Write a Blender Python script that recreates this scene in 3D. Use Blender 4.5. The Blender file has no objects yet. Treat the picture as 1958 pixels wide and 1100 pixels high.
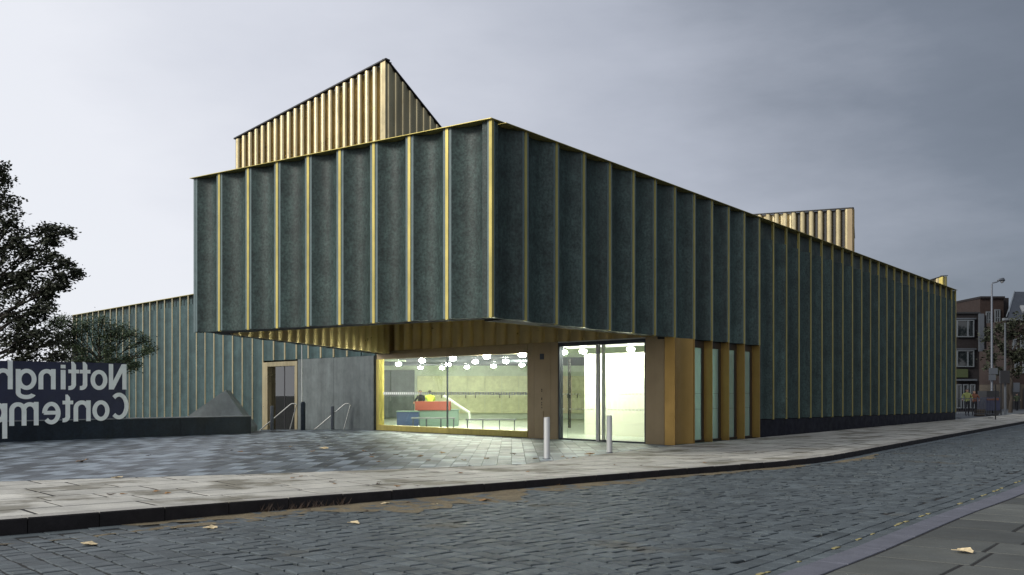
import bpy, bmesh, math, random
from mathutils import Vector, Matrix
R = random.Random(7)
sc = bpy.context.scene
col = sc.collection

# ------------------------------------------------------------------ camera
cd = bpy.data.cameras.new('camera'); cam = bpy.data.objects.new('camera', cd); col.objects.link(cam)
cam.location = (0, 0, 1.6); cam.rotation_euler = (math.radians(90), 0, 0)
cd.sensor_width = 36; cd.lens = 36*1941/1958; cd.shift_y = 200/1958; cd.clip_end = 4000
sc.camera = cam
# ------------------------------------------------------------------ light
SUN_AZ = Vector((-0.88, -0.47, 0)).normalized(); SUN_EL = math.radians(29)
sd = bpy.data.lights.new('sun', 'SUN'); sd.energy = 2.4; sd.angle = math.radians(16); sd.color = (1.0, 0.96, 0.88)
sun = bpy.data.objects.new('sun', sd); col.objects.link(sun)
to_sun = Vector((SUN_AZ.x*math.cos(SUN_EL), SUN_AZ.y*math.cos(SUN_EL), math.sin(SUN_EL)))
sun.rotation_euler = to_sun.to_track_quat('Z', 'Y').to_euler(); sun.location = (-30, -10, 30)
w = bpy.data.worlds.new('World'); sc.world = w; w.use_nodes = True
nt = w.node_tree; nt.nodes.clear()
def N(t, tree=None, **k):
    n = (tree or nt).nodes.new(t)
    for a, b in k.items(): setattr(n, a, b)
    return n
out = N('ShaderNodeOutputWorld'); bg = N('ShaderNodeBackground'); bg2 = N('ShaderNodeBackground'); mx = N('ShaderNodeMixShader')
sky = N('ShaderNodeTexSky', sky_type='NISHITA'); sky.sun_disc = False
sky.sun_elevation = SUN_EL; sky.sun_rotation = math.atan2(SUN_AZ.x, SUN_AZ.y)
bg.inputs['Strength'].default_value = 0.09
nt.links.new(sky.outputs[0], bg.inputs['Color'])
tc = N('ShaderNodeTexCoord')
# broad overcast: bright towards the left, slate towards the right
dot = N('ShaderNodeVectorMath', operation='DOT_PRODUCT'); dot.inputs[1].default_value = (0.80, 0.36, 0.44)
nt.links.new(tc.outputs['Generated'], dot.inputs[0])
mp = N('ShaderNodeMapping'); mp.inputs['Scale'].default_value = (1.2, 1.2, 3.4); mp.inputs['Rotation'].default_value = (0.0, 0.16, 0)
nt.links.new(tc.outputs['Generated'], mp.inputs[0])
no = N('ShaderNodeTexNoise'); no.inputs['Scale'].default_value = 2.6; no.inputs['Detail'].default_value = 8; no.inputs['Roughness'].default_value = 0.56
nt.links.new(mp.outputs[0], no.inputs['Vector'])
m1 = N('ShaderNodeMath', operation='MULTIPLY_ADD'); m1.inputs[1].default_value = 0.30; m1.inputs[2].default_value = -0.17
nt.links.new(no.outputs['Fac'], m1.inputs[0])
ad = N('ShaderNodeMath', operation='ADD'); nt.links.new(dot.outputs['Value'], ad.inputs[0]); nt.links.new(m1.outputs[0], ad.inputs[1])
mr = N('ShaderNodeMapRange'); mr.inputs['From Min'].default_value = -0.12; mr.inputs['From Max'].default_value = 0.90
nt.links.new(ad.outputs[0], mr.inputs['Value'])
cr = N('ShaderNodeValToRGB'); e = cr.color_ramp.elements
SKYRAMP = [(0.0, (0.72, 0.74, 0.78)), (0.22, (0.70, 0.715, 0.765)), (0.42, (0.56, 0.58, 0.645)), (0.63, (0.37, 0.395, 0.46)), (0.82, (0.165, 0.188, 0.232)), (1.0, (0.085, 0.102, 0.130))]
while len(e) < len(SKYRAMP): e.new(0.5)
for i, (p, c) in enumerate(SKYRAMP): e[i].position = p; e[i].color = (*c, 1)
nt.links.new(mr.outputs[0], cr.inputs[0]); nt.links.new(cr.outputs[0], bg2.inputs['Color']); bg2.inputs['Strength'].default_value = 1.25
mx.inputs[0].default_value = 0.93
nt.links.new(bg.outputs[0], mx.inputs[1]); nt.links.new(bg2.outputs[0], mx.inputs[2]); nt.links.new(mx.outputs[0], out.inputs[0])
sc.view_settings.view_transform = 'Standard'; sc.view_settings.look = 'None'; sc.view_settings.exposure = 0.0; sc.view_settings.gamma = 1
sc.view_settings.use_curve_mapping = False
sc.cycles.use_denoising = True; sc.cycles.max_bounces = 7; sc.cycles.transparent_max_bounces = 12; sc.cycles.caustics_reflective = False
sc.cycles.sample_clamp_indirect = 6

# ------------------------------------------------------------------ materials
def mat(name, c, rough=0.6, metal=0.0, var=0.0, scale=3.0, bump=0.0, bscale=40.0, tone=0.0, c2=None, streak=None, emit=None, spec=0.5, blotch=None, orand=0.0, mottle=None):
    m = bpy.data.materials.new(name); m.use_nodes = True; t = m.node_tree
    b = t.nodes['Principled BSDF']; L = t.links.new
    b.inputs['Roughness'].default_value = rough; b.inputs['Metallic'].default_value = metal
    b.inputs['Specular IOR Level'].default_value = spec
    b.inputs['Base Color'].default_value = (*c, 1)
    if emit: b.inputs['Emission Color'].default_value = (*emit[0], 1); b.inputs['Emission Strength'].default_value = emit[1]
    if not (var or bump or tone or streak or blotch or mottle): return m
    g = N('ShaderNodeNewGeometry', t); pos = g.outputs['Position']
    sock = None
    def mul(a, f):   # colour * scalar
        n = N('ShaderNodeMix', t, data_type='RGBA', blend_type='MULTIPLY'); n.inputs[0].default_value = 1
        if isinstance(a, tuple): n.inputs[6].default_value = (*a, 1)
        else: L(a, n.inputs[6])
        L(f, n.inputs[7]); return n.outputs[2]
    def noise(sc_, det=5, vec=None, rough_=0.6):
        n = N('ShaderNodeTexNoise', t); n.inputs['Scale'].default_value = sc_; n.inputs['Detail'].default_value = det; n.inputs['Roughness'].default_value = rough_
        L(vec or pos, n.inputs['Vector']); return n.outputs['Fac']
    def rng(v, a, b_, lo=0.3, hi=0.7):
        n = N('ShaderNodeMapRange', t); n.inputs[1].default_value = lo; n.inputs[2].default_value = hi; n.inputs[3].default_value = a; n.inputs[4].default_value = b_
        L(v, n.inputs[0]); return n.outputs[0]
    cur = c
    if c2:
        n = N('ShaderNodeMix', t, data_type='RGBA'); n.inputs[6].default_value = (*c, 1); n.inputs[7].default_value = (*c2, 1)
        L(rng(noise(scale*0.37, 4), 0, 1, 0.4, 0.62), n.inputs[0]); cur = n.outputs[2]
    if var: cur = mul(cur, rng(noise(scale), 1-var, 1+var))
    if mottle: cur = mul(cur, rng(noise(mottle[0], 3), 1-mottle[1], 1+mottle[1], 0.35, 0.65))
    if tone:
        a = N('ShaderNodeAttribute', t, attribute_name='tone'); cur = mul(cur, rng(a.outputs['Fac'], 1-tone, 1+tone, 0, 1))
    if orand:
        oi = N('ShaderNodeObjectInfo', t); cur = mul(cur, rng(oi.outputs['Random'], 1-orand, 1+orand, 0, 1))
    if streak:
        mpn = N('ShaderNodeMapping', t); mpn.inputs['Scale'].default_value = (1, 1, 0.06); L(pos, mpn.inputs[0])
        cur = mul(cur, rng(noise(streak[0], 4, mpn.outputs[0]), 1-streak[1], 1+streak[1]))
    if blotch:  # (scale, threshold, colour)
        n = N('ShaderNodeMix', t, data_type='RGBA'); n.inputs[7].default_value = (*blotch[2], 1)
        if isinstance(cur, tuple): n.inputs[6].default_value = (*cur, 1)
        else: L(cur, n.inputs[6])
        L(rng(noise(blotch[0], 6), 0, 0.85, blotch[1], blotch[1]+0.10), n.inputs[0]); cur = n.outputs[2]
    if not isinstance(cur, tuple): L(cur, b.inputs['Base Color'])
    L(rng(noise(scale*1.7), max(0.05, rough-0.1), min(1, rough+0.12)), b.inputs['Roughness'])
    if bump:
        bn = N('ShaderNodeBump', t); bn.inputs['Strength'].default_value = 0.6; bn.inputs['Distance'].default_value = bump
        L(noise(bscale, 4), bn.inputs['Height']); L(bn.outputs[0], b.inputs['Normal'])
    return m
M = {}
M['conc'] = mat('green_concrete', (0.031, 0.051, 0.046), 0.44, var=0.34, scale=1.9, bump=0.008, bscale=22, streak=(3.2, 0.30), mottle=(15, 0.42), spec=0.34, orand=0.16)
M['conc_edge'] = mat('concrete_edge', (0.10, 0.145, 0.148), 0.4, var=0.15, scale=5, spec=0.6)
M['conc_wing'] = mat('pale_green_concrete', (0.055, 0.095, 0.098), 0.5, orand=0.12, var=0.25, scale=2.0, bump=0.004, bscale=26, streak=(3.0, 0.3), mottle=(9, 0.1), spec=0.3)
M['gold'] = mat('gold_metal', (0.54, 0.445, 0.14), 0.36, metal=0.75, var=0.14, scale=0.9, streak=(5, 0.15), orand=0.10)
M['fin'] = mat('orange_gold_fin', (0.42, 0.265, 0.08), 0.38, metal=0.65, var=0.07, scale=1.5, streak=(3, 0.06))
M['goldpleat'] = mat('gold_pleated_metal', (0.66, 0.52, 0.25), 0.36, metal=0.6, var=0.08, scale=1.5, streak=(3, 0.08))
M['roofgold'] = mat('pale_gold_metal', (0.50, 0.42, 0.25), 0.34, metal=0.9, var=0.10, scale=1.5, streak=(4, 0.14), orand=0.08)
M['bronze'] = mat('bronze_cladding', (0.42, 0.32, 0.19), 0.42, metal=0.45, var=0.06, scale=1.2, streak=(3, 0.05))
M['under'] = mat('dark_underside', (0.035, 0.030, 0.024), 0.7, var=0.2)
M['plinth'] = mat('dark_plinth', (0.006, 0.006, 0.012), 0.6, var=0.3, scale=2, spec=0.2)
M['greywall'] = mat('grey_concrete', (0.115, 0.135, 0.135), 0.55, var=0.22, scale=1.3, bump=0.003, bscale=30, streak=(2.5, 0.2), mottle=(6, 0.08))
M['steel'] = mat('brushed_steel', (0.66, 0.66, 0.64), 0.45, metal=0.7)
M['handlesteel'] = mat('satin_steel', (0.72, 0.71, 0.69), 0.5, metal=0.25)
M['rail'] = mat('polished_steel', (0.75, 0.73, 0.66), 0.25, metal=0.9)
M['darksteel'] = mat('dark_steel', (0.07, 0.08, 0.10), 0.4, metal=0.5)
M['black'] = mat('black_metal', (0.012, 0.012, 0.014), 0.45)
M['navy'] = mat('navy_panel', (0.018, 0.022, 0.055), 0.5, var=0.2, scale=2)
M['lowwall'] = mat('dark_blue_concrete', (0.011, 0.018, 0.028), 0.55, spec=0.25, var=0.35, scale=1.2, streak=(2, 0.3), mottle=(12, 0.2), bump=0.003)
M['coping'] = mat('pale_coping', (0.2, 0.21, 0.22), 0.6, var=0.2)
M['letter'] = mat('white_letter', (0.86, 0.90, 0.87), 0.5, var=0.06, scale=4)
M['roof'] = mat('roof_membrane', (0.08, 0.08, 0.08), 0.9, var=0.2)
M['sett'] = mat('road_sett_stone', (0.076, 0.090, 0.096), 0.60, var=0.3, scale=2.2, bump=0.006, bscale=45, tone=0.24, mottle=(70, 0.16), blotch=(0.5, 0.60, (0.085, 0.075, 0.052)), spec=0.35)
M['joint'] = mat('joint_dirt', (0.011, 0.010, 0.009), 0.95, var=0.4, scale=5)
M['plaza'] = mat('plaza_sett_stone', (0.140, 0.165, 0.190), 0.50, var=0.15, scale=1.5, bump=0.003, bscale=50, tone=0.66, mottle=(40, 0.05))
M['slab'] = mat('york_stone_slab', (0.44, 0.425, 0.375), 0.65, orand=0.06, var=0.24, scale=1.1, bump=0.005, bscale=30, tone=0.14, mottle=(28, 0.1), blotch=(0.75, 0.505, (0.155, 0.14, 0.10)))
M['nearslab'] = mat('grey_york_slab', (0.082, 0.085, 0.075), 0.6, var=0.2, scale=1.7, bump=0.005, bscale=35, tone=0.42, mottle=(60, 0.15), blotch=(9, 0.70, (0.25, 0.26, 0.25)))
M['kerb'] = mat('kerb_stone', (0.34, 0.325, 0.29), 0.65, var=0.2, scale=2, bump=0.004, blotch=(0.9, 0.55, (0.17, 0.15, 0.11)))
M['kerbface'] = mat('painted_shade_kerb_face', (0.009, 0.007, 0.008), 0.85, var=0.4, scale=3, bump=0.008)  # deep shade on the kerb's upright faces, painted in as near black
M['nearkerb'] = mat('lilac_granite_kerb', (0.115, 0.117, 0.140), 0.6, var=0.15, scale=3, bump=0.003, bscale=60, mottle=(80, 0.15))
M['ypaint'] = mat('worn_yellow_paint', (0.30, 0.26, 0.11), 0.7, var=0.3, scale=8)
M['silt'] = mat('brown_silt', (0.150, 0.120, 0.070), 0.95, var=0.3, scale=2.5, bump=0.01, bscale=35, mottle=(25, 0.3))
M['earth'] = mat('ground_earth', (0.06, 0.06, 0.055), 0.9, var=0.3, scale=0.3)
M['asph'] = mat('far_paving', (0.07, 0.08, 0.09), 0.8, var=0.2, scale=0.8)
M['bark'] = mat('bark', (0.035, 0.028, 0.022), 0.9, var=0.3)
M['leafA'] = mat('dark_leaves', (0.030, 0.036, 0.018), 0.7, var=0.5, scale=3)
M['leafB'] = mat('shrub_leaves', (0.062, 0.092, 0.042), 0.7, var=0.5, scale=3)
M['dry'] = mat('dry_leaf', (0.30, 0.17, 0.07), 0.7, var=0.4, scale=30)
M['drypale'] = mat('pale_dry_leaf', (0.62, 0.50, 0.30), 0.7, var=0.3, scale=30)
M['drydark'] = mat('dark_dry_leaf', (0.07, 0.045, 0.03), 0.7, var=0.3, scale=30)
M['brickd'] = mat('dark_brick', (0.010, 0.007, 0.008), 0.85, var=0.25, scale=3)
M['brick'] = mat('red_brick', (0.024, 0.013, 0.010), 0.85, var=0.25, scale=3)
M['stone'] = mat('tan_stone', (0.07, 0.056, 0.040), 0.8, var=0.15, scale=2)
M['slate'] = mat('slate', (0.028, 0.034, 0.046), 0.6, var=0.15, scale=2)
M['white'] = mat('white_paint', (0.75, 0.76, 0.74), 0.5)
M['offwhite'] = mat('window_white', (0.12, 0.135, 0.15), 0.5)
M['greyp'] = mat('grey_paint', (0.075, 0.085, 0.10), 0.5)
M['pole'] = mat('grey_pole', (0.09, 0.10, 0.12), 0.45, metal=0.4)
M['dglass'] = mat('dark_window_glass', (0.012, 0.016, 0.018), 0.08, spec=0.6)
M['lime'] = mat('lime_fabric', (0.50, 0.62, 0.08), 0.7)
M['hivis'] = mat('hivis_yellow', (0.26, 0.29, 0.09), 0.7)
M['cloth'] = mat('black_cloth', (0.018, 0.018, 0.022), 0.9)
M['skin'] = mat('skin', (0.42, 0.26, 0.19), 0.6)
M['hair'] = mat('dark_hair', (0.02, 0.016, 0.012), 0.6)
M['orange'] = mat('orange_plastic', (0.13, 0.04, 0.015), 0.6)
M['red'] = mat('red_counter', (0.40, 0.10, 0.075), 0.45)
M['bluebox'] = mat('blue_cabinet', (0.055, 0.085, 0.19), 0.5)
M['greendesk'] = mat('green_grey_desk', (0.22, 0.32, 0.27), 0.5)
M['ply'] = mat('lime_plywood', (0.57, 0.58, 0.37), 0.55, var=0.14, scale=1.2, mottle=(5, 0.08))
M['ply2'] = mat('plywood_tan', (0.58, 0.50, 0.36), 0.55, var=0.12, scale=1.2)
M['ceil'] = mat('ceiling_panel', (0.50, 0.56, 0.46), 0.6, var=0.12, scale=2)
M['floor'] = mat('foyer_floor', (0.42, 0.46, 0.40), 0.35, var=0.08, scale=2)
M['cream'] = mat('cream_wall', (0.72, 0.71, 0.62), 0.6)
M['signgreen'] = mat('green_sign', (0.05, 0.065, 0.025), 0.6)
def emis(name, c, s):
    m = bpy.data.materials.new(name); m.use_nodes = True; t = m.node_tree; t.nodes.clear()
    o = N('ShaderNodeOutputMaterial', t); x = N('ShaderNodeEmission', t); x.inputs[0].default_value = (*c, 1); x.inputs[1].default_value = s
    t.links.new(x.outputs[0], o.inputs[0]); return m
M['lamp'] = emis('lamp_glow', (1.0, 0.97, 0.84), 420)
M['tube'] = emis('fill_strip_glow', (1.0, 0.97, 0.86), 1.8)  # glow for the added fill strips in the lobby
def glass(name, tint, refl=1.0, milk=0.0, milkc=(0.5, 0.6, 0.57)):
    m = bpy.data.materials.new(name); m.use_nodes = True; t = m.node_tree; t.nodes.clear(); L = t.links.new
    o = N('ShaderNodeOutputMaterial', t); tr = N('ShaderNodeBsdfTransparent', t); tr.inputs[0].default_value = (*tint, 1)
    gl = N('ShaderNodeBsdfGlossy', t); gl.inputs['Roughness'].default_value = 0.01; gl.inputs[0].default_value = (1, 1, 1, 1)
    fr = N('ShaderNodeFresnel', t); fr.inputs[0].default_value = 1.5
    ml = N('ShaderNodeMath', t, operation='MULTIPLY'); ml.inputs[1].default_value = refl; ge = N('ShaderNodeNewGeometry', t); sb_ = N('ShaderNodeMath', t, operation='SUBTRACT'); sb_.inputs[0].default_value = 1; L(ge.outputs['Backfacing'], sb_.inputs[1]); m0 = N('ShaderNodeMath', t, operation='MULTIPLY'); L(fr.outputs[0], m0.inputs[0]); L(sb_.outputs[0], m0.inputs[1]); L(m0.outputs[0], ml.inputs[0])
    base = tr.outputs[0]
    if milk:
        df = N('ShaderNodeBsdfDiffuse', t); df.inputs[0].default_value = (*milkc, 1)
        tl = N('ShaderNodeBsdfTranslucent', t); tl.inputs[0].default_value = (*milkc, 1)
        a = N('ShaderNodeMixShader', t); a.inputs[0].default_value = 0.5; L(df.outputs[0], a.inputs[1]); L(tl.outputs[0], a.inputs[2])
        b = N('ShaderNodeMixShader', t); b.inputs[0].default_value = milk; L(tr.outputs[0], b.inputs[1]); L(a.outputs[0], b.inputs[2]); base = b.outputs[0]
    mxs = N('ShaderNodeMixShader', t); L(ml.outputs[0], mxs.inputs[0]); L(base, mxs.inputs[1]); L(gl.outputs[0], mxs.inputs[2]); L(mxs.outputs[0], o.inputs[0]); return m
M['glass'] = glass('clear_glass', (0.93, 0.965, 0.94), 1.5)
M['frost'] = glass('milky_glass', (0.6, 0.75, 0.72), 1.0, 0.75, (0.34, 0.46, 0.45))
M['dkglass'] = glass('tinted_glass', (0.35, 0.42, 0.40), 1.8)

# ------------------------------------------------------------------ mesh helpers
class MB:
    def __init__(s): s.v = []; s.f = []; s.mi = []; s.tone = []
    def add(s, vs, fs, mi=0, tone=0.5):
        n = len(s.v); s.v += [tuple(v) for v in vs]; s.f += [tuple(i+n for i in f) for f in fs]
        s.mi += [mi]*len(fs); s.tone += [tone]*len(fs)
    def box(s, x0, x1, y0, y1, z0, z1, mi=0, fn=None):
        v = [Vector((x, y, z)) for z in (z0, z1) for x, y in ((x0, y0), (x1, y0), (x1, y1), (x0, y1))]
        if fn: v = [fn(*p) for p in v]
        s.add(v, [(3, 2, 1, 0), (4, 5, 6, 7), (0, 1, 5, 4), (1, 2, 6, 5), (2, 3, 7, 6), (3, 0, 4, 7)], mi)
    def prism(s, pts, z0, z1, mi=0, topmi=None, tone=0.5):
        n = len(pts); a = lambda z: [(p[0], p[1], z(p[0], p[1]) if callable(z) else z) for p in pts]
        s.add(a(z0)+a(z1), [tuple(range(n))[::-1]], mi, tone); m = len(s.v)-2*n
        s.f.append(tuple(range(m+n, m+2*n))); s.mi.append(mi if topmi is None else topmi); s.tone.append(tone)
        for i in range(n):
            j = (i+1) % n; s.f.append((m+i, m+j, m+n+j, m+n+i)); s.mi.append(mi); s.tone.append(tone)
    def tube(s, pts, r, n=10, mi=0, cap=True):
        pts = [Vector(p) for p in pts]; rs = r if isinstance(r, (list, tuple)) else [r]*len(pts); m = len(s.v); fs = []
        for i, p in enumerate(pts):
            d = (pts[min(i+1, len(pts)-1)]-pts[max(i-1, 0)]).normalized()
            a = d.cross(Vector((0.13, 0.27, 1)) if abs(d.z) < 0.95 else Vector((1, 0.1, 0))).normalized(); b = d.cross(a)
            for k in range(n):
                q = 2*math.pi*k/n; s.v.append(tuple(p+rs[i]*(a*math.cos(q)+b*math.sin(q))))
        for i in range(len(pts)-1):
            for k in range(n):
                fs.append((m+i*n+k, m+i*n+(k+1) % n, m+(i+1)*n+(k+1) % n, m+(i+1)*n+k))
        if cap: fs += [tuple(m+k for k in range(n))[::-1], tuple(m+(len(pts)-1)*n+k for k in range(n))]
        s.f += fs; s.mi += [mi]*len(fs); s.tone += [0.5]*len(fs)
    def mesh(s, name, mats, smooth=False, tone=False):
        me = bpy.data.meshes.new(name); me.from_pydata(s.v, [], s.f)
        for x in (mats if isinstance(mats, (list, tuple)) else [mats]): me.materials.append(M[x])
        me.polygons.foreach_set('material_index', s.mi)
        if smooth: me.polygons.foreach_set('use_smooth', [True]*len(s.f))
        if tone:
            a = me.attributes.new('tone', 'FLOAT', 'FACE'); a.data.foreach_set('value', s.tone)
        me.update(); return me
    def obj(s, name, mats, parent=None, smooth=False, tone=False, fix=True, **props):
        me = s.mesh(name, mats, smooth, tone)
        if fix and len(s.f) < 20000:
            bm = bmesh.new(); bm.from_mesh(me); bmesh.ops.recalc_face_normals(bm, faces=bm.faces); bm.to_mesh(me); bm.free()
        return link(name, me, parent, **props)
def link(name, me, parent=None, **props):
    o = bpy.data.objects.new(name, me); col.objects.link(o)
    if parent:
        o.parent = parent
        if me is not None and 'local' not in props: o.matrix_parent_inverse = parent_inv(parent)
    props.pop('local', None)
    for k, v in props.items(): o[k] = v
    return o
def parent_inv(p):
    m = Matrix.Identity(4); q = p
    while q: m = Matrix.LocRotScale(q.location, q.rotation_euler, q.scale) @ (q.matrix_parent_inverse if q.parent else Matrix.Identity(4)) @ m if False else (q.matrix_parent_inverse @ Matrix.LocRotScale(q.location, q.rotation_euler, q.scale)) @ m if q.parent else Matrix.LocRotScale(q.location, q.rotation_euler, q.scale) @ m; q = q.parent
    return m.inverted()
def thing(name, label, cat, loc=(0, 0, 0), group=None, rz=0):
    o = bpy.data.objects.new(name, None); col.objects.link(o); o.location = loc; o.rotation_euler = (0, 0, rz); o.empty_display_size = 0.3
    o['label'] = label; o['category'] = cat
    if group: o['group'] = group
    return o
def T(o, label, cat, group=None):
    o['label'] = label; o['category'] = cat
    if group: o['group'] = group
    return o
def px(x, Y, y=None):     # photograph column (and row) seen at depth Y -> world
    X = (x-979)/1941*Y
    return X if y is None else Vector((X, Y, 1.6-(y-750)/1941*Y))

# ------------------------------------------------------------------ plan of the place
P0 = Vector((-0.466, 23.2)); DR = Vector((0.590, 0.8074)); DL = Vector((-0.8074, 0.590))   # corner, right facade, left facade
NR = Vector((0.8074, -0.590)); NL = Vector((-0.590, -0.8074))
FL = P0+DL*10.9; W0 = P0+DR*9.08; W1 = Vector((-5.65, 42.35)); RE = P0+DR*44.8
DW = (W0-W1).normalized(); NW = Vector((DW.y, -DW.x)); LW = (W0-W1).length
if NW.y > 0: NW = -NW
DG = Vector((-0.6543, 0.7563)); NG = Vector((-0.7563, -0.6543)); G0 = Vector((-5.7, 42.42))  # far wing
WE = G0+DG*38.6

def crom(pts, n=24):
    pts = [Vector(p) for p in pts]; q = [pts[0]*2-pts[1]]+pts+[pts[-1]*2-pts[-2]]; o = []
    for i in range(1, len(q)-2):
        for k in range(n):
            t = k/n; a, b, c, d = q[i-1:i+3]
            o.append(0.5*((2*b)+(c-a)*t+(2*a-5*b+4*c-d)*t*t+(3*b-a-3*c+d)*t**3))
    o.append(pts[-1]); return o
class Curve:
    def __init__(s, pts):
        s.p = crom(pts); s.l = [0]
        for a, b in zip(s.p, s.p[1:]): s.l.append(s.l[-1]+(b-a).length)
        s.L = s.l[-1]
    def at(s, d):
        import bisect
        i = max(0, min(len(s.p)-2, bisect.bisect(s.l, d)-1)); t = (d-s.l[i])/max(1e-6, s.l[i+1]-s.l[i])
        pos = s.p[i].lerp(s.p[i+1], t); j = min(len(s.p)-2, max(1, i)); tg = (s.p[j+1]-s.p[j-1]).normalized()
        return pos, tg
    def off(s, d, w):      # w > 0 towards the building (left of travel)
        p, t = s.at(d); return p+Vector((-t.y, t.x))*w
    def near(s, q):
        bi = min(range(0, len(s.p), 3), key=lambda i: (s.p[i]-q).length_squared); best = (1e9, 0, 0)
        for i in range(max(0, bi-4), min(len(s.p)-1, bi+4)):
            a, b = s.p[i], s.p[i+1]; ab = b-a; t = max(0, min(1, (q-a).dot(ab)/max(1e-9, ab.length_squared))); c = a+ab*t; dd = (q-c).length
            if dd < best[0]:
                tn = ab.normalized(); best = (dd, s.l[i]+t*ab.length, dd if (q-c).dot(Vector((-tn.y, tn.x))) > 0 else -dd)
        return best[1], best[2]
K1 = Curve([(-24, -1.5), (-12, 8.1), (-6.42, 12.73), (-3.73, 15.05), (0.2, 18.3), (2.87, 20.6), (6.3, 23.6), (8.24, 25.9), (12.16, 31.85), (20, 43.6), (28, 55.5), (40, 73.3), (52, 91)])
K2 = Curve([(-9, -6), (-3.2, 1.6), (0, 5.8), (2.31, 8.87), (3.45, 10.35), (5.72, 13.46), (8.57, 17.2), (15, 26.2), (27, 43.2), (42, 64), (58, 86)])
def road_z(x, y): return -0.13-0.075*max(0, min(1, (1.0-x)/7.5))
BF = [Vector(p) for p in [(-34, 9.5), (-16, 16.3), (-9.2, 18.2), (-4.9, 19.9), (0.24, 22.5), (2.56, 26.6)]]
BFB = BF+[W0]+[RE, RE+DR*40]       # pavement's inner edge: plaza, then the building
def clip_half(poly, a, b, left=True):
    d = (b-a).normalized(); n = Vector((-d.y, d.x)) if left else Vector((d.y, -d.x)); o = []
    for i in range(len(poly)):
        p, q = poly[i], poly[(i+1) % len(poly)]; sp, sq = (p-a).dot(n), (q-a).dot(n)
        if sp >= 0: o.append(p)
        if (sp >= 0) != (sq >= 0): o.append(p.lerp(q, sp/(sp-sq)))
    return o
def clip_line(poly, line, left):
    c = sum(poly, Vector((0, 0)))/len(poly); best = None
    for a, b in zip(line, line[1:]):
        ab = b-a; t = max(0, min(1, (c-a).dot(ab)/ab.length_squared)); d = (c-(a+ab*t)).length
        if best is None or d < best[0]: best = (d, a, b)
    return poly if best[0] > 2.0 and ((c-best[1]).dot(Vector((-(best[2]-best[1]).y, (best[2]-best[1]).x))) > 0) == left else clip_half(poly, best[1], best[2], left)
def area(p): return abs(sum(p[i].x*p[(i+1) % len(p)].y-p[(i+1) % len(p)].x*p[i].y for i in range(len(p))))/2
def visible(p, pad=0.06):
    return p.y > 7.0 and abs(p.x/p.y) < 0.505+pad
# ------------------------------------------------------------------ ground
g = MB(); g.box(-900, 900, -400, 1500, -2.6, -2.3); g.obj('ground', 'earth', kind='structure')
def strip(a, b):
    return a+b[::-1]
S = [K1.L*i/90 for i in range(91)]
# road bed
rb = MB(); A = [K1.off(s, 0.02) for s in S]; B = [K1.off(s, -11.5) for s in S]
for i in range(90):
    q = [A[i], A[i+1], B[i+1], B[i]]; rb.prism(q, -2.4, lambda x, y: road_z(x, y)-0.013)
road = rb.obj('road', 'joint', kind='structure')
# raised beds under the paving
def bed(name, poly, z=-0.0035, m='joint', low=-2.35):
    b = MB(); b.prism(poly, low, z); return b.obj(name, m, kind='structure')
pav = MB(); inn = [K1.off(s, 0.06) for s in S]
bfl = []
for i, s in enumerate(S):
    p = inn[i]; n = K1.off(s, 1.0)-K1.off(s, 0); hit = 14.0
    for a, b in zip(BFB, BFB[1:]):
        d = b-a; den = n.x*d.y-n.y*d.x
        if abs(den) < 1e-6: continue
        t = ((a.x-p.x)*d.y-(a.y-p.y)*d.x)/den; u = ((a.x-p.x)*n.y-(a.y-p.y)*n.x)/den
        if -0.02 <= u <= 1.02 and 0 < t < hit: hit = t
    bfl.append(p+n*hit)
for i in range(90): pav.prism([inn[i], inn[i+1], bfl[i+1], bfl[i]], -2.35, -0.0045)
pavement = pav.obj('pavement', 'joint', kind='structure')
LWA = Vector((-16.3, 32.3)); LWB = Vector((-10.1, 39.3)); LWD = (LWB-LWA).normalized(); LWN = Vector((LWD.y, -LWD.x))
plaza_poly = BF+[W0, W1+Vector((0, 0.75)), Vector((-10.6, 42.9)), LWB+Vector((-0.4, 0.25)), LWA-LWD*16+Vector((-0.2, 0.2)), Vector((-34, 9.5))]
plaza_poly = plaza_poly[:-1]
plaza = bed('plaza', plaza_poly, m='joint')
npoly = [K2.off(K2.L*i/40, -0.05) for i in range(41)]
npav = MB()
for i in range(40): npav.prism([npoly[i], npoly[i+1], K2.off(K2.L*(i+1)/40, -14), K2.off(K2.L*i/40, -14)], -2.35, -0.006)
near_pavement = npav.obj('near_pavement', 'joint', kind='structure')
fp = MB(); fp.prism([Vector(p) for p in [(24, 60.5), (28.2, 57.5), (40, 74.9), (52, 93), (120, 190), (120, 260), (-10, 260), (-10, 94), (6, 94)]], -2.3, -0.02)
fp.obj('far_pavement', 'asph', kind='structure')
fr = MB(); fr.prism([Vector(p) for p in [(52, 90.5), (58, 86), (200, 200), (200, 300), (121, 190)]], -2.2, -0.12); fr.obj('far_road', 'asph', kind='structure')

# --- pieces laid in the beds: variants that share mesh data, farther ones joined
def block(mb, poly, z, zl, tone, inset=0.010, tilt=None, mi=0, smi=None):
    c = sum(poly, Vector((0, 0)))/len(poly); n = len(poly)
    tx, ty = tilt or (0, 0)
    top = [p+(c-p).normalized()*min(inset*1.3, (c-p).length*0.3) for p in poly]
    zf = lambda p: (z(p.x, p.y) if callable(z) else z)+(p.x-c.x)*tx+(p.y-c.y)*ty
    vs = [(p.x, p.y, (zl(p.x, p.y) if callable(zl) else zl)) for p in poly]+[(p.x, p.y, zf(p)-0.006) for p in poly]+[(p.x, p.y, zf(p)) for p in top]
    fs = [(i, (i+1) % n, n+(i+1) % n, n+i) for i in range(n)]+[(n+i, n+(i+1) % n, 2*n+(i+1) % n, 2*n+i) for i in range(n)]+[tuple(range(2*n, 3*n))]
    mb.add(vs, fs, mi, tone)
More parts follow.
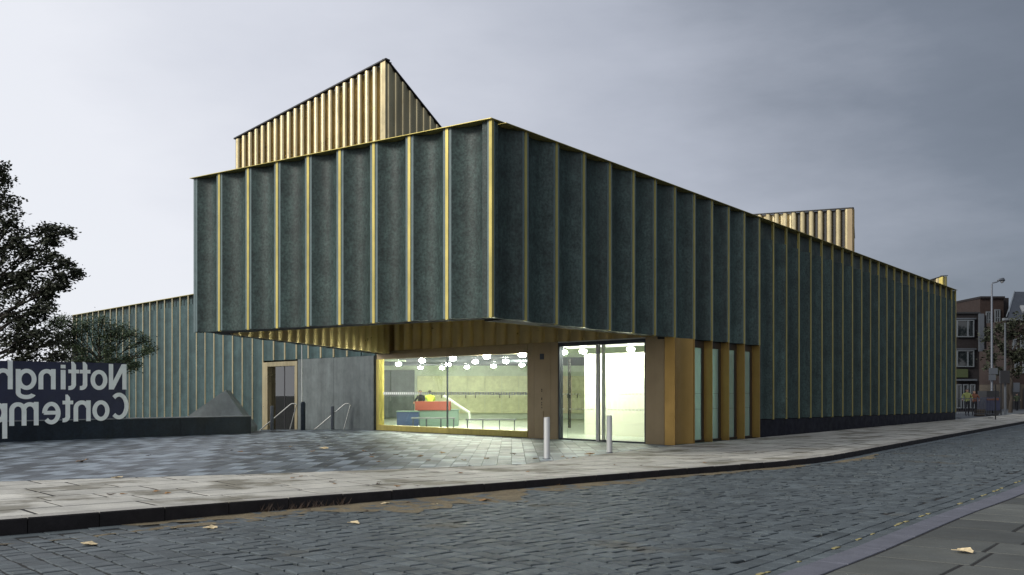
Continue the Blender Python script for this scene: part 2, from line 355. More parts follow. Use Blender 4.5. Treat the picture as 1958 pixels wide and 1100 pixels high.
def shrink(poly, cc, gap):     # pull each corner in along both of its edges
    o = []; n = len(poly)
    for i, p in enumerate(poly):
        a, b = poly[i-1]-p, poly[(i+1) % n]-p
        if a.length < 1e-5 or b.length < 1e-5: o.append(p+(cc-p).normalized()*gap); continue
        o.append(p+(a.normalized()+b.normalized())*gap*R.uniform(0.4, 1.0))
    return o
def lay(cells, parent, name, field, m, z, zl, limit, inset, tilt=0.0, key=None, gap=0.008, jz=0.003):
    cells = [c for c in cells if len(c[0]) > 2 and area(c[0]) > 0.004]
    cells.sort(key=lambda c: key(c) if key else sum(c[0], Vector((0, 0))).length/len(c[0]))
    vis = [c for c in cells if visible(sum(c[0], Vector((0, 0)))/len(c[0]), 0.02)]
    ids = set(id(c) for c in vis[:limit]); rest = MB()
    for c in cells:
        poly, tone = c[:2]; cc = sum(poly, Vector((0, 0)))/len(poly)
        poly = shrink(poly, cc, gap)
        dz = R.uniform(-jz, jz); zz = (lambda x, y, dz=dz: z(x, y)+dz) if callable(z) else z+dz
        tl = (R.uniform(-tilt, tilt), R.uniform(-tilt, tilt))
        if id(c) in ids:
            b = MB(); block(b, [p-cc for p in poly], 0, -0.05, tone, inset, tl)
            o = link(name, b.mesh(name, m, tone=True), parent, local=1); o.location = (cc.x, cc.y, zz(cc.x, cc.y) if callable(zz) else zz)
        else: block(rest, poly, zz, zl, tone, inset, tl)
    if rest.f: rest.obj(field, m, parent, tone=True, fix=False, kind='stuff')
def ftone(): return min(1, max(0, R.gauss(0.5, 0.22)))
# road setts: rows across the carriageway
cells = []; s = 6.0; row = 0
while s < 98:
    L = 0.25+R.uniform(-0.012, 0.012); d = 0.28+(0.135 if row % 2 else 0)+R.uniform(-0.03, 0.03)
    if row % 2: pass
    while d < 11.3:
        wd = 0.27+R.uniform(-0.035, 0.035)
        if K1.at(s)[0].y > 60: wd *= 2
        c = K1.off(s+L/2, -(d+wd/2))
        if visible(c) and c.y < 74:
            kd = K2.near(c)[1]
            if kd > 0.86:
                j = lambda: R.uniform(-0.008, 0.008)
                poly = [K1.off(s+j(), -(d+j())), K1.off(s+j(), -(d+wd+j())), K1.off(s+L+j(), -(d+wd+j())), K1.off(s+L+j(), -(d+j()))]
                cells.append((poly[::-1] if False else poly, ftone()))
        d += wd
    s += L; row += 1
lay(cells, road, 'sett', 'sett_field', 'sett', road_z, lambda x, y: road_z(x, y)-0.05, 295, 0.017, tilt=0.04, gap=0.017, jz=0.004)
# gutter course along the far kerb, channel courses along the near kerb
cells = []; s = 8
while s < 90:
    L = R.uniform(0.5, 0.62); c = K1.off(s+L/2, -0.14)
    if visible(c): cells.append(([K1.off(s, -0.01), K1.off(s, -0.275), K1.off(s+L, -0.275), K1.off(s+L, -0.01)], R.uniform(0.7, 1.0)))
    s += L
lay(cells, road, 'gutter_stone', 'gutter_field', 'sett', road_z, lambda x, y: road_z(x, y)-0.05, 90, 0.01, gap=0.006)
cells = []
for k in range(4):
    s = 4+R.random()*0.3
    while s < 90:
        L = R.uniform(0.26, 0.36)
        if K2.at(s)[0].y > 40: L *= 2
        a, b = 0.01+k*0.215, 0.215+k*0.215; c = K2.off(s+L/2, a+0.1)
        if visible(c) and c.y < 70: cells.append(([K2.off(s, a), K2.off(s+L, a), K2.off(s+L, b), K2.off(s, b)], ftone()*0.8+0.15))
        s += L
lay(cells, road, 'channel_sett', 'channel_field', 'sett', road_z, lambda x, y: road_z(x, y)-0.05, 200, 0.012, tilt=0.01, gap=0.006)
# kerb stones of the far pavement
s = 10.0
while s < 96:
    L = 0.92+R.uniform(-0.04, 0.04)
    if visible(K1.off(s+L/2, 0), 0.1) and K1.at(s)[0].y > 8:
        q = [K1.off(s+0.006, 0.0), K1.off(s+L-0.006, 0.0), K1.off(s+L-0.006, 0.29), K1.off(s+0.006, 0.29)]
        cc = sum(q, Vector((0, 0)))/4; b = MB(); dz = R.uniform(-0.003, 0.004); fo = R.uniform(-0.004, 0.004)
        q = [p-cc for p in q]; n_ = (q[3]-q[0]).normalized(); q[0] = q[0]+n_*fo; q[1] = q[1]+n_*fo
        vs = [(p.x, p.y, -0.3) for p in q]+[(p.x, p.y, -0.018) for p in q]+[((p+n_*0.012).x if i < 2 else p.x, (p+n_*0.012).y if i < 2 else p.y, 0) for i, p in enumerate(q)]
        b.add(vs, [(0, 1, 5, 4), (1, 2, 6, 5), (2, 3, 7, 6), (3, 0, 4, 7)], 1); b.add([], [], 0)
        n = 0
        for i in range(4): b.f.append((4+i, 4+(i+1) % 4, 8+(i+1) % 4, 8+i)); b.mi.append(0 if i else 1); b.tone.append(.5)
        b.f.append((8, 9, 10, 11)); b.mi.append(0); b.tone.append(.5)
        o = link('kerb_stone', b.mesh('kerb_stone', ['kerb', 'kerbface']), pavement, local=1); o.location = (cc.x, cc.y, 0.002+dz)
    s += L
# slabs of the far pavement
cells = []; wr = [0.30, 1.08, 1.90, 2.60, 3.45, 4.2, 5.0, 5.85, 6.6, 7.4, 8.2, 9.0, 9.8]
for k in range(len(wr)-1):
    s = 6+R.random()
    while s < 96:
        L = R.choice([0.85, 1.05, 1.3, 1.6])
        if K1.at(s)[0].y > 50: L *= 1.6
        c = K1.off(s+L/2, (wr[k]+wr[k+1])/2)
        if visible(c, 0.08) and c.y < 74:
            poly = [K1.off(s, wr[k]), K1.off(s+L, wr[k]), K1.off(s+L, wr[k+1]), K1.off(s, wr[k+1])]
            poly = clip_line(poly, BFB, False)
            if len(poly) > 2 and area(poly) > 0.02: cells.append((poly, ftone()))
        s += L
lay(cells, pavement, 'paving_slab', 'slab_field', 'slab', 0.0, -0.06, 290, 0.004, tilt=0.001, gap=0.036, jz=0.001)
# plaza setts: long narrow blocks in columns running away from the street
cells = []; cw = 0.33; x = -34; ci = 0
while x < 5.2:
    y = 9+(ci % 2)*0.33; ri = 0; ct = R.uniform(-0.12, 0.12)
    while y < 43.5:
        Lb = 0.66; ri += 1
        c = Vector((x+cw/2, y+Lb/2))
        if visible(c, 0.03):
            poly = [Vector((x, y)), Vector((x+cw, y)), Vector((x+cw, y+Lb)), Vector((x, y+Lb))]
            for a, b in zip(plaza_poly, plaza_poly[1:]+plaza_poly[:1]):
                n = Vector((-(b-a).y, (b-a).x)); mx_ = (b-a).length
                u = (c-a).dot((b-a))/mx_/mx_
                if abs((c-a).dot(n)/mx_) < 1.0 and -0.1 < u < 1.1: poly = clip_half(poly, a, b, True)
                if len(poly) < 3: break
            if len(poly) > 2 and area(poly) > 0.01:
                c2 = sum(poly, Vector((0, 0)))/len(poly); ok = False; jn = len(plaza_poly)-1   # inside test
                for i in range(len(plaza_poly)):
                    a, b = plaza_poly[i], plaza_poly[jn]
                    if (a.y > c2.y) != (b.y > c2.y) and c2.x < (b.x-a.x)*(c2.y-a.y)/(b.y-a.y)+a.x: ok = not ok
                    jn = i
                if ok:
                    r = ((ci*2+ri) % 5)/5+0.05 if R.random() < 0.6 else R.random(); tn = (0.10 if r < 0.36 else 0.42 if r < 0.70 else 0.92)+ct+R.uniform(-.08, .08)
                    cells.append((poly, min(1, max(0, tn))))
        y += Lb
    x += cw; ci += 1
lay(cells, plaza, 'paving_sett', 'paving_field', 'plaza', 0.0, -0.05, 290, 0.004, tilt=0.002, gap=0.005, jz=0.001)
# near pavement: courses at right angles to the kerb
s = 9.0
NK = K2
cells = []
while s < 60:
    cwid = R.choice([0.75, 0.9, 1.05]); d = 0.31
    while d < 9:
        L = R.uniform(0.65, 1.2); c = NK.off(s+cwid/2, -(d+L/2))
        if c.y > 5.5 and abs(c.x/c.y) < 0.56: cells.append(([NK.off(s, -d), NK.off(s, -(d+L)), NK.off(s+cwid, -(d+L)), NK.off(s+cwid, -d)], ftone()))
        d += L
    s += cwid
lay(cells, near_pavement, 'flagstone', 'flagstone_field', 'nearslab', 0.0, -0.06, 200, 0.008, tilt=0.0015, gap=0.024, jz=0.002)
s = 6.0
while s < 80:
    L = R.uniform(0.85, 1.2); c = NK.off(s+L/2, -0.15)
    if visible(c, 0.1) and c.y > 5.5:
        q = [NK.off(s+0.005, 0), NK.off(s+0.005, -0.30), NK.off(s+L-0.005, -0.30), NK.off(s+L-0.005, 0)]; cc = sum(q, Vector((0, 0)))/4
        b = MB(); block(b, [p-cc for p in q], 0, -0.3, 0.5, 0.014); o = link('kerb_stone', b.mesh('kerb_stone', 'nearkerb', tone=True), near_pavement, local=1); o.location = (cc.x, cc.y, 0.004)
    s += L
# worn double yellow line, broken up over the channel setts
for k, dd in enumerate((0.12, 0.40)):
    b = MB(); s = 9.5
    while s < 62:
        L = R.uniform(0.06, 0.22)
        if R.random() < (0.28 if k else 0.42):
            w_ = 0.05*R.uniform(0.5, 1.1); q = [K2.off(s, dd), K2.off(s+L, dd+R.uniform(-.01, .01)), K2.off(s+L*0.9, dd+w_), K2.off(s+0.02, dd+w_)]
            b.prism(q, lambda x, y: road_z(x, y)+0.002, lambda x, y: road_z(x, y)+0.009)
        s += L+R.uniform(0.02, 0.2)
    b.obj('yellow_line', 'ypaint', road, kind='stuff')
# silt washed against the kerb
def silt(s0, s1, d0, dmax, seed, name='silt'):
    r = random.Random(seed); n = int((s1-s0)/0.12); top = []; bot = []; ph = [r.uniform(0, 6) for _ in range(6)]
    for i in range(n+1):
        s = s0+(s1-s0)*i/n; e_ = math.sin(math.pi*i/n)**0.55
        wv = 0.6+0.22*math.sin(s*1.1+ph[0])+0.14*math.sin(s*3.1+ph[1])+0.09*math.sin(s*9+ph[2])+r.uniform(-.07, .07)
        top.append(K1.off(s, -d0*(1.0 if d0 < .1 else 1+0.2*math.sin(s*2+ph[3])+r.uniform(-.06, .06)))); bot.append(K1.off(s, -(d0+max(0.03, dmax*e_*wv))))
    b = MB()
    for i in range(n):
        q = [top[i], bot[i], bot[i+1], top[i+1]]; rows = 4
        for k in range(rows):
            v = []
            for (a_, c_) in ((0, 1), (3, 2)):
                for t_ in (k/rows, (k+1)/rows):
                    p = q[a_].lerp(q[c_], t_); v.append((p.x, p.y, road_z(p.x, p.y)+0.002+0.016*(1-abs(2*t_-1)**3)*e_+0.003*math.sin(p.x*31)*math.sin(p.y*27)))
            b.add(v, [(0, 1, 3, 2)])
    o = b.obj(name, 'silt', fix=False); o['kind'] = 'stuff'; o['label'] = 'brown silt washed along the kerb on the road setts'; return o
sA = K1.near(Vector((-4.6, 14.3)))[0]
silt(sA-0.9, sA+9.3, 0.0, 1.95, 3); silt(sA+9.0, sA+15.5, 0.0, 0.75, 4); silt(sA-3.6, sA+1.4, 0.75, 0.32, 5); silt(sA+16, sA+20.5, 0.25, 0.5, 6)
# edge of the plaza above the lower court, with the steps down
e_ = MB(); a, b_ = W1+Vector((0.0, 0.72)), Vector((-10.6, 42.87)); e_.prism([a, a+Vector((0, 0.3)), b_+Vector((0, 0.3)), b_], -2.3, 0.01)
T(e_.obj('stone_edging', 'greywall'), 'grey stone edging strip along the back of the plaza before the concrete wall', 'edging')
steps = MB()
for k in range(11): steps.box(-8.0-0.28*(k+1), -8.0-0.28*k, 43.9, 46.0, -2.3, -0.17*k-0.02, 0)
st = thing('stone_steps', 'flight of grey steps sinking leftwards behind the plaza edge', 'steps', (-8, 44, 0))
for k in range(11):
    b = MB(); b.box(-8.0-0.28*(k+1), -8.0-0.28*k, 43.9, 45.6, -2.3, -0.16*k-0.02); b.obj('step', 'greywall', st)
b = MB(); b.box(-8.0, -6.4, 43.3, 44.6, -2.3, -0.01); b.obj('landing', 'greywall', st)

# ------------------------------------------------------------------ the gallery building
bld = thing('gallery_building', 'angular gallery of scalloped dark green concrete panels with gold strips over a recessed lit entrance', 'building', (0, 30, 0))
def pt(o, d, n, u, v, z): p = o+d*u+n*v; return Vector((p.x, p.y, z))
def scallop_prof(u0, u1, fl, depth, n=10):
    pr = [(u0+0.0, 0.0), (u0+fl, 0.0)]
    for i in range(1, n):
        t = i/n; pr.append((u0+fl+(u1-u0-2*fl)*t, -depth*math.sin(math.pi*t)**0.75))
    return pr+[(u1-fl, 0.0), (u1, 0.0)]
def panel(name, o, d, n, u0, u1, zb, zt, m, parent, depth=0.23, fl=0.085, gap=0.04, back=0.30, edge=None, v0=0.0, rib=False):
    pr = scallop_prof(u0+gap, u1-gap, fl, depth)
    if rib: w_ = u1-u0; pr = [(u0+w_*a_, -depth*b_) for a_, b_ in ((0, 1), (0.34, 1), (0.40, 0.28), (0.50, 0.06), (0.66, 0), (0.82, 0.06), (0.93, 0.28), (1, 1))]
    k = len(pr); b = MB()
    z0 = [zb(u) if callable(zb) else zb for u, _ in pr]; z1 = [zt(u) if callable(zt) else zt for u, _ in pr]
    fr_ = [pt(o, d, n, u, v+v0, z0[i]) for i, (u, v) in enumerate(pr)]+[pt(o, d, n, u, v+v0, z1[i]) for i, (u, v) in enumerate(pr)]
    fs = [(i, i+1, k+i+1, k+i) for i in range(k-1)]
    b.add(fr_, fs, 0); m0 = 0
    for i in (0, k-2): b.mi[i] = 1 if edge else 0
    bk = [pt(o, d, n, u0+gap, v0-back, z0[0]), pt(o, d, n, u1-gap, v0-back, z0[-1]), pt(o, d, n, u0+gap, v0-back, z1[0]), pt(o, d, n, u1-gap, v0-back, z1[-1])]
    q = len(b.v); b.v += [tuple(x) for x in bk]
    ex = [(0, k, q+2, q), (k-1, q+1, q+3, 2*k-1), (q, q+2, q+3, q+1), tuple(range(k))[::-1]+(q, q+1), tuple(range(k, 2*k))+(q+3, q+2)]
    b.f += ex; b.mi += [0]*5; b.tone += [.5]*5
    ob = b.obj(name, [m, edge] if edge else m, parent); me = ob.data
    for p in me.polygons: p.use_smooth = len(p.vertices) == 4 and not rib
    bm = bmesh.new(); bm.from_mesh(me)
    for e2 in bm.edges:
        if len(e2.link_faces) == 2 and e2.calc_face_angle(0) > 0.45: e2.smooth = False
    bm.to_mesh(me); bm.free(); return ob
def slat(name, o, d, n, u, w_, v0, v1, zb, zt, m, parent):
    b = MB(); b.box(u-w_/2, u+w_/2, v0, v1, zb, zt, fn=lambda x, y, z: pt(o, d, n, x, y, z)); return b.obj(name, m, parent)
def HL(u): return 7.83
def HR(u): return 7.83-0.28*u/44.8
# left facade
bw = 10.9/9.1
ribsL = [min(10.9, bw*i) for i in range(10)]+[10.9]
ribsL = [bw*i for i in range(9)]+[9.76, 10.9]; ribsL = [0, 1.32, 2.51, 3.70, 4.90, 6.08, 7.30, 8.50, 9.76, 10.9]
ZBL = lambda u: 3.33+0.03*u/10.9
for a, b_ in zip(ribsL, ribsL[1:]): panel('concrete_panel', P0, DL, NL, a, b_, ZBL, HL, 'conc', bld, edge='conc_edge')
for r_ in ribsL[1:-1]: slat('gold_strip', P0, DL, NL, r_, 0.085, -0.05, 0.018, ZBL(r_)-0.02, HL(r_)+0.01, 'gold', bld)
slat('edge_post', P0, DL, NL, 10.9, 0.08, -0.3, 0.005, 3.34, 7.83, 'conc_edge', bld)
# right facade
ribsR = [0, 1.34, 2.67, 3.95, 5.27, 6.56, 7.83, 9.08, 10.39, 11.67, 12.96, 14.24, 15.56]+[15.56+1.283*i for i in range(1, 23)]+[44.8]
def ZBR(u): return 3.33-0.07*min(1, u/8) if u < 15.6 else 0.64-0.20*(u-15.6)/29.2
for i, (a, b_) in enumerate(zip(ribsR, ribsR[1:])):
    low = a < 15.5
    zb = (lambda u: 3.33-0.07*min(1, u/8)) if low else (lambda u: 0.64-0.2*(u-15.6)/29.2)
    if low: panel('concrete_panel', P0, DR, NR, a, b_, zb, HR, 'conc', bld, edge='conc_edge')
    else:
        panel('concrete_panel', P0, DR, NR, a, b_, zb, lambda u: HR(u)-0.62, 'conc', bld, depth=0.19)
        b = MB(); b.box(a+0.001, b_-0.001, -0.30, -0.24, 0, 1, fn=lambda x, y, z: pt(P0, DR, NR, x, y, HR(x)-0.615 if z < .5 else HR(x)-0.002)); b.obj('infill_panel', 'conc', bld)
for i, r_ in enumerate(ribsR[1:]):
    zb = ZBR(r_-0.05)-0.02 if r_ > 15.6 or r_ < 8.9 else 3.24
    slat('gold_strip', P0, DR, NR, min(r_, 44.75), 0.085, -0.05, 0.018, zb, HR(r_)+0.01, 'gold', bld)
# corner post with its broad gold strip
cp = MB(); bis = (NL+NR).normalized()
q = [P0+DL*0.07, P0+DL*0.07, P0+bis*0.035, P0+DR*0.07, P0-bis*0.2]; cp.prism([q[0]+NL*0.012, P0+bis*0.03, q[3]+NR*0.012, q[4]], 3.31, 7.84); cp.obj('corner_strip', 'gold', bld)
# far wing
ZW = 7.0
ribsG = [2.22+1.113*k for k in range(-2, 33)]+[38.6]
ribsG = [u for u in ribsG if u < 38.61]
for a, b_ in zip(ribsG, ribsG[1:]):
    base = 3.14 if b_ < 9.8 and a >= 0 or a < 0 or a < 9.2 else -2.3
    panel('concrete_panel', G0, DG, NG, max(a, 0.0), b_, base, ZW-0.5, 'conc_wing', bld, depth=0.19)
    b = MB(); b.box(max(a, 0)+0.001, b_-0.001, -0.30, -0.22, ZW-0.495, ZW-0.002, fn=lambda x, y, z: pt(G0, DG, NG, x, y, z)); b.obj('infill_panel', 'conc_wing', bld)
for u in ribsG[2:]:
    slat('gold_strip', G0, DG, NG, u, 0.12, -0.05, 0.03, 3.15 if u < 9.9 else -2.3, ZW+0.0, 'roofgold', bld)
# copings
def coping(o, d, n, u0, u1, z, parent, m='gold', name='coping', v0=-0.42, v1=0.09, th=0.018):
    b = MB(); b.box(u0, u1, v0, v1, 0, 1, fn=lambda x, y, zz: pt(o, d, n, x, y, (z(x) if callable(z) else z)+(0.004 if zz < .5 else th))); return b.obj(name, m, parent)
coping(P0, DL, NL, -0.06, 11.02, HL, bld); coping(P0, DR, NR, 0.44, 44.85, HR, bld); coping(G0, DG, NG, 0, 38.7, ZW, bld, th=0.03)
# concrete return wall and glazed side door below the wing
b = MB(); b.box(0.0, 3.2, -0.3, 0.10, -2.3, 3.12, fn=lambda x, y, z: pt(G0, DG, NG, x, y, z)); b.obj('smooth_wall_panel', 'greywall', bld)
b = MB(); b.box(3.212, 6.40, -0.3, 0.10, -2.3, 3.12, fn=lambda x, y, z: pt(G0, DG, NG, x, y, z)); b.obj('smooth_wall_panel', 'greywall', bld)
sdoor = MB(); fn = lambda x, y, z: pt(G0, DG, NG, x, y, z)
sdoor.box(6.42, 6.66, -0.25, 0.12, -2.3, 3.05, fn=fn)
sdf = sdoor.obj('side_door', 'roofgold', bld)
b = MB(); b.box(9.35, 9.85, -0.25, 0.12, -2.3, 3.05, fn=fn); b.obj('door_jamb', 'roofgold', sdf)
b = MB(); b.box(6.66, 9.35, -0.25, 0.12, 2.84, 3.05, fn=fn); b.obj('door_head', 'roofgold', sdf)
b = MB(); b.box(6.66, 9.35, -0.12, -0.10, -2.2, 2.84, fn=fn); b.obj('glass_pane', 'dkglass', sdf)
b = MB(); b.box(8.0, 8.06, -0.16, -0.09, -2.2, 2.83, fn=fn); b.obj('mullion', 'black', sdf)
# structure behind the panels
def wallbox(o, d, n, u0, u1, v0, v1, z0, z1, m='under', name='core_wall', parent=bld):
    b = MB(); b.box(u0, u1, v0, v1, z0, z1, fn=lambda x, y, z: pt(o, d, n, x, y, z)); return b.obj(name, m, parent)
wallbox(P0, DL, NL, 0.32, 10.55, -1.0, -0.31, 3.36, 7.6); wallbox(P0, DR, NR, 1.02, 8.9, -1.0, -0.31, 3.32, 7.5)
wallbox(P0, DR, NR, 8.92, 44.7, -0.6, -0.31, 3.30, 7.5); wallbox(P0, DR, NR, 15.62, 44.7, -0.6, -0.305, -2.3, 3.29)
wallbox(G0, DG, NG, 6.5, 38.5, -0.6, -0.31, -2.3, 6.95); wallbox(G0, DG, NG, 0.3, 6.49, -0.6, -0.31, -2.3, 6.95)
# side wall of the overhang (its inner face shows gold pleats)
SD = (W1-FL).normalized(); SN = Vector((-SD.y, SD.x)); SL = (W1-FL).length
if SN.x > 0: SN = -SN
b = MB(); b.box(0.4, SL, -0.62, -0.31, 0, 1, fn=lambda x, y, z: pt(FL, SD, SN, x, y, (3.36-0.2*x/SL) if z < .5 else 7.78)); b.obj('side_wall', 'under', bld)
for i in range(11):
    a, c = SL*i/11, SL*(i+1)/11
    panel('concrete_panel', FL, SD, SN, a, c, 3.36-0.2*a/SL, 7.80, 'conc', bld, depth=0.13, v0=0.0)
coping(FL, SD, SN, 0.1, SL, 7.79, bld, v0=-0.3, v1=0.05)
sf = MB(); sf.prism([P0-bis*0.55, W0-NR*0.5, W1, FL+DL*-0.5-NL*0.4], 5.0, 5.12); sf.obj('soffit', 'bronze', bld)
rf = MB(); rf.prism([P0+Vector((0, 0.7)), RE+Vector((-0.7, 0)), Vector((10, 92)), Vector((-28, 92)), WE+Vector((0.8, 0.3)), W1+Vector((0, 0.6)), FL+Vector((0.6, 0.2))], 6.80, 6.90); rf.obj('roof', 'roof', bld)
for a, c, zt_ in ((RE-NR*0.02, Vector((10, 92)), 7.52), (Vector((10, 92)), Vector((-28, 92)), 7.0), (Vector((-28, 92)), WE, 7.0)):
    b = MB(); d_ = (c-a).normalized(); n_ = Vector((-d_.y, d_.x))*0.3; b.prism([a, c, c+n_, a+n_], -2.3, zt_); b.obj('rear_wall', 'conc', bld)
# gold pleated linings in the recess
def pleats(o, d, n, u0, u1, wdt, zb, zt, m, parent, depth, v0=0.0, name='metal_pleat', back=0.16, rib=False):
    k = max(1, round((u1-u0)/wdt)); wdt = (u1-u0)/k
    for i in range(k): panel(name, o, d, n, u0+i*wdt, u0+(i+1)*wdt, zb, zt, m, parent, depth=depth, fl=0.02, gap=0.004, back=back, v0=v0, rib=rib)
lin = MB(); lin.box(0.0, LW-0.6, -0.30, -0.202, 3.30, 4.98, fn=lambda x, y, z: pt(W1, DW, NW, x, y, z)); lining = lin.obj('pleated_lining', 'bronze', bld)
pleats(W1, DW, NW, 0.02, LW-0.62, 0.636, 3.30, 4.97, 'goldpleat', lining, 0.17, back=0.2)
li = MB(); li.box(0.9, SL-0.05, -0.67, -0.625, 3.34, 4.98, fn=lambda x, y, z: pt(FL, SD, SN, x, y, z)); lining2 = li.obj('pleated_lining', 'bronze', bld)
pleats(FL, SD, -SN, 0.95, SL-0.1, 0.62, lambda u: 3.32-0.16*u/SL, 4.97, 'goldpleat', lining2, 0.16, v0=0.88, back=0.2)
# entrance wall
def wb(u0, u1, v0, v1, z0, z1, m, name, parent=bld):
    return wallbox(W1, DW, NW, u0, u1, v0, v1, z0, z1, m, name, parent)
wb(0.0, 9.27, -0.25, -0.01, 2.965, 3.297, 'bronze', 'fascia_panel')
win = wb(0.0, 9.30, -0.25, 0.02, 0.02, 0.235, 'gold', 'display_window')
wb(0.0, 0.19, -0.25, 0.02, 0.237, 2.96, 'gold', 'window_jamb', win)
wb(0.19, 4.61, -0.13, -0.11, 0.237, 2.962, 'glass', 'glass_pane', win)
wb(4.64, 9.27, -0.13, -0.11, 0.237, 2.962, 'glass', 'glass_pane', win)
wb(4.611, 4.639, -0.16, -0.09, 0.237, 2.962, 'darksteel', 'mullion', win)
b = MB()
for i in range(62): 
    u = 0.35+i*0.145
    if abs(u+.04-4.62) > 0.1: b.box(u, u+0.10, -0.109, -0.106, 1.50, 1.60, fn=lambda x, y, z: pt(W1, DW, NW, x, y, z))
b.obj('window_manifestation', 'letter', win, kind='stuff')
for u0, u1 in ((9.28, 9.62), (9.63, 10.45), (10.46, 10.80)): wb(u0, u1, -0.25, -0.012, 0.0, 3.297, 'bronze', 'cladding_panel')
for u0, u1 in ((14.68, 15.42), (15.43, LW-0.28)): wb(u0, u1, -0.25, -0.012, 0.0, 3.297, 'bronze', 'cladding_panel')
ip = wb(9.92, 10.10, -0.012, 0.006, 0.25, 0.95, 'bronze', 'service_slot')
vt = wb(9.93, 10.12, -0.012, 0.004, 2.72, 2.92, 'darksteel', 'vent_grille')
for z in (1.05, 1.15, 1.22, 1.34, 1.38, 1.62, 1.68): wb(10.0, 10.03, -0.012, 0.006, z, z+0.028, 'black', 'intercom_button', bld)
door = wb(10.81, 14.67, -0.22, -0.02, 3.135, 3.26, 'darksteel', 'entrance_door')
wb(10.81, 14.67, -0.2, -0.014, 3.262, 3.297, 'steel', 'head_trim', door)
wb(10.81, 10.86, -0.2, -0.03, 0.0, 3.134, 'darksteel', 'door_jamb', door); wb(14.62, 14.67, -0.2, -0.03, 0.0, 3.134, 'darksteel', 'door_jamb', door)
wb(12.56, 12.62, -0.17, -0.04, 0.05, 3.13, 'darksteel', 'door_stile', door); wb(12.80, 12.85, -0.17, -0.04, 0.05, 3.13, 'steel', 'door_stile', door)
wb(10.865, 14.615, -0.17, -0.05, 0.0, 0.05, 'darksteel', 'threshold', door)
wb(10.865, 12.555, -0.12, -0.10, 0.055, 3.13, 'glass', 'glass_leaf', door); wb(12.86, 14.615, -0.12, -0.10, 0.055, 3.13, 'glass', 'glass_leaf', door)
b = MB(); p = W1+DW*12.90+NW*0.26; b.tube([(p.x, p.y, 0.03), (p.x, p.y, 3.14)], 0.055, 16); b.obj('pull_handle', 'handlesteel', door, smooth=False)
b = MB()
for zz in (1.02, 1.52):
    for i in range(24):
        u = 10.95+i*0.152
        if not 12.4 < u < 12.85 and R.random() < .8: b.box(u, u+0.075, -0.099, -0.096, zz, zz+0.03, fn=lambda x, y, z: pt(W1, DW, NW, x, y, z))
b.obj('door_manifestation', 'letter', door, kind='stuff')
# gold end pier, fins and milky glass at the foot of the right facade
fd = lambda x, y, z: pt(P0, DR, NR, x, y, z)
panel('gold_pier', P0, DR, NR, 9.09, 10.36, 0.0, 3.258, 'fin', bld, depth=0.15, fl=0.02, gap=0.0, back=0.34)
b = MB(); b.box(9.12, 15.54, -0.60, -0.345, 3.215, 3.31, fn=fd); b.obj('lintel', 'under', bld)
fg = MB(); fg.box(10.40, 15.52, -0.34, -0.26, 3.02, 3.24, fn=fd); fins = fg.obj('fin_screen', 'black', bld)
b = MB(); b.box(10.40, 15.52, -0.34, -0.24, 0.0, 0.07, fn=fd); b.obj('sill', 'black', fins)
for r_ in (10.39, 11.67, 12.96, 14.24, 15.56):
    b = MB(); b.box(r_-0.022, r_+0.022, -0.27, 0.02, 0.0, 3.245, fn=fd); b.obj('gold_fin', 'fin', fins)
for a, b_ in ((10.42, 11.64), (11.70, 12.93), (12.99, 14.21), (14.27, 15.53)):
    b = MB(); b.box(a, b_-0.17, -0.30, -0.28, 0.072, 3.018, fn=fd); b.obj('glass_pane', 'frost', fins)
    b = MB(); b.box(b_-0.168, b_-0.005, -0.32, -0.26, 0.072, 3.018, fn=fd); b.obj('side_frame', 'black', fins)
    for z in (1.05, 1.55):
        b = MB(); b.box(a, b_-0.172, -0.279, -0.275, z, z+0.012, fn=fd); b.obj('glazing_line', 'darksteel', fins)
# plinth
for i in range(12):
    a = 15.60+i*2.433; b = MB(); b.box(a+0.006, a+2.427, -0.30, -0.04, 0, 1, fn=lambda x, y, z: pt(P0, DR, NR, x, y, -0.3 if z < .5 else 0.62-0.2*(x-15.6)/29.2)); b.obj('plinth_block', 'plinth', bld)
# rooftop volumes
def rooftop(label_m, A, da, na, la, zA, zB, db, nb, lb, zC, pw, mA, mB, base=6.9):
    c2 = A+da*la; c3 = A+db*lb
    core = MB(); ins = lambda p: p
    i1 = A-(na+nb)*0.25; i2 = c2-na*0.25-nb*0.0; i3 = c3-nb*0.25; far = A+da*la+db*lb
    zD = zB+zC-zA
    vs = [(p.x, p.y, base) for p in (i1, i2, far, i3)]+[(i1.x, i1.y, zA-0.03), (i2.x, i2.y, zB-0.03), (far.x, far.y, max(base+.2, zD)), (i3.x, i3.y, zC-0.03)]
    core.add(vs, [(0, 1, 2, 3), (4, 7, 6, 5), (0, 4, 5, 1), (1, 5, 6, 2), (2, 6, 7, 3), (3, 7, 4, 0)]); rt = core.obj('rooftop_box', 'black', bld)
    pleats(A, da, na, 0, la, pw, base, lambda u: zA+(zB-zA)*u/la-0.05, mA, rt, 0.20, back=0.24, rib=True)
    pleats(A, db, nb, 0, lb, pw, base, lambda u: zA+(zC-zA)*u/lb-0.05, mB, rt, 0.035, back=0.24, rib=True)
    for (d, n, l, z1) in ((da, na, la, zB), (db, nb, lb, zC)):
        b = MB(); b.box(0, l, -0.17, 0.03, 0, 1, fn=lambda x, y, z: pt(A, d, n, x, y, zA+(z1-zA)*x/l+(-0.03 if z < .5 else 0.012))); b.obj('roof_edge', 'black', rt)
    return rt
A1 = Vector((-3.72, 30.0)); rooftop('', A1, DL, NL, 6.95, 11.46, 10.12, DR, NR, 6.0, 11.46-0.6*6.0, 0.31, 'roofgold', 'roofgold')
A2 = Vector((px(1631, 47), 47.0)); rooftop('', A2, DL, NL, 9.0, 10.15, 10.5, Vector((0.33, 0.944)), Vector((0.944, -0.33)), 6.0, 9.6, 0.42, 'roofgold', 'bronze')
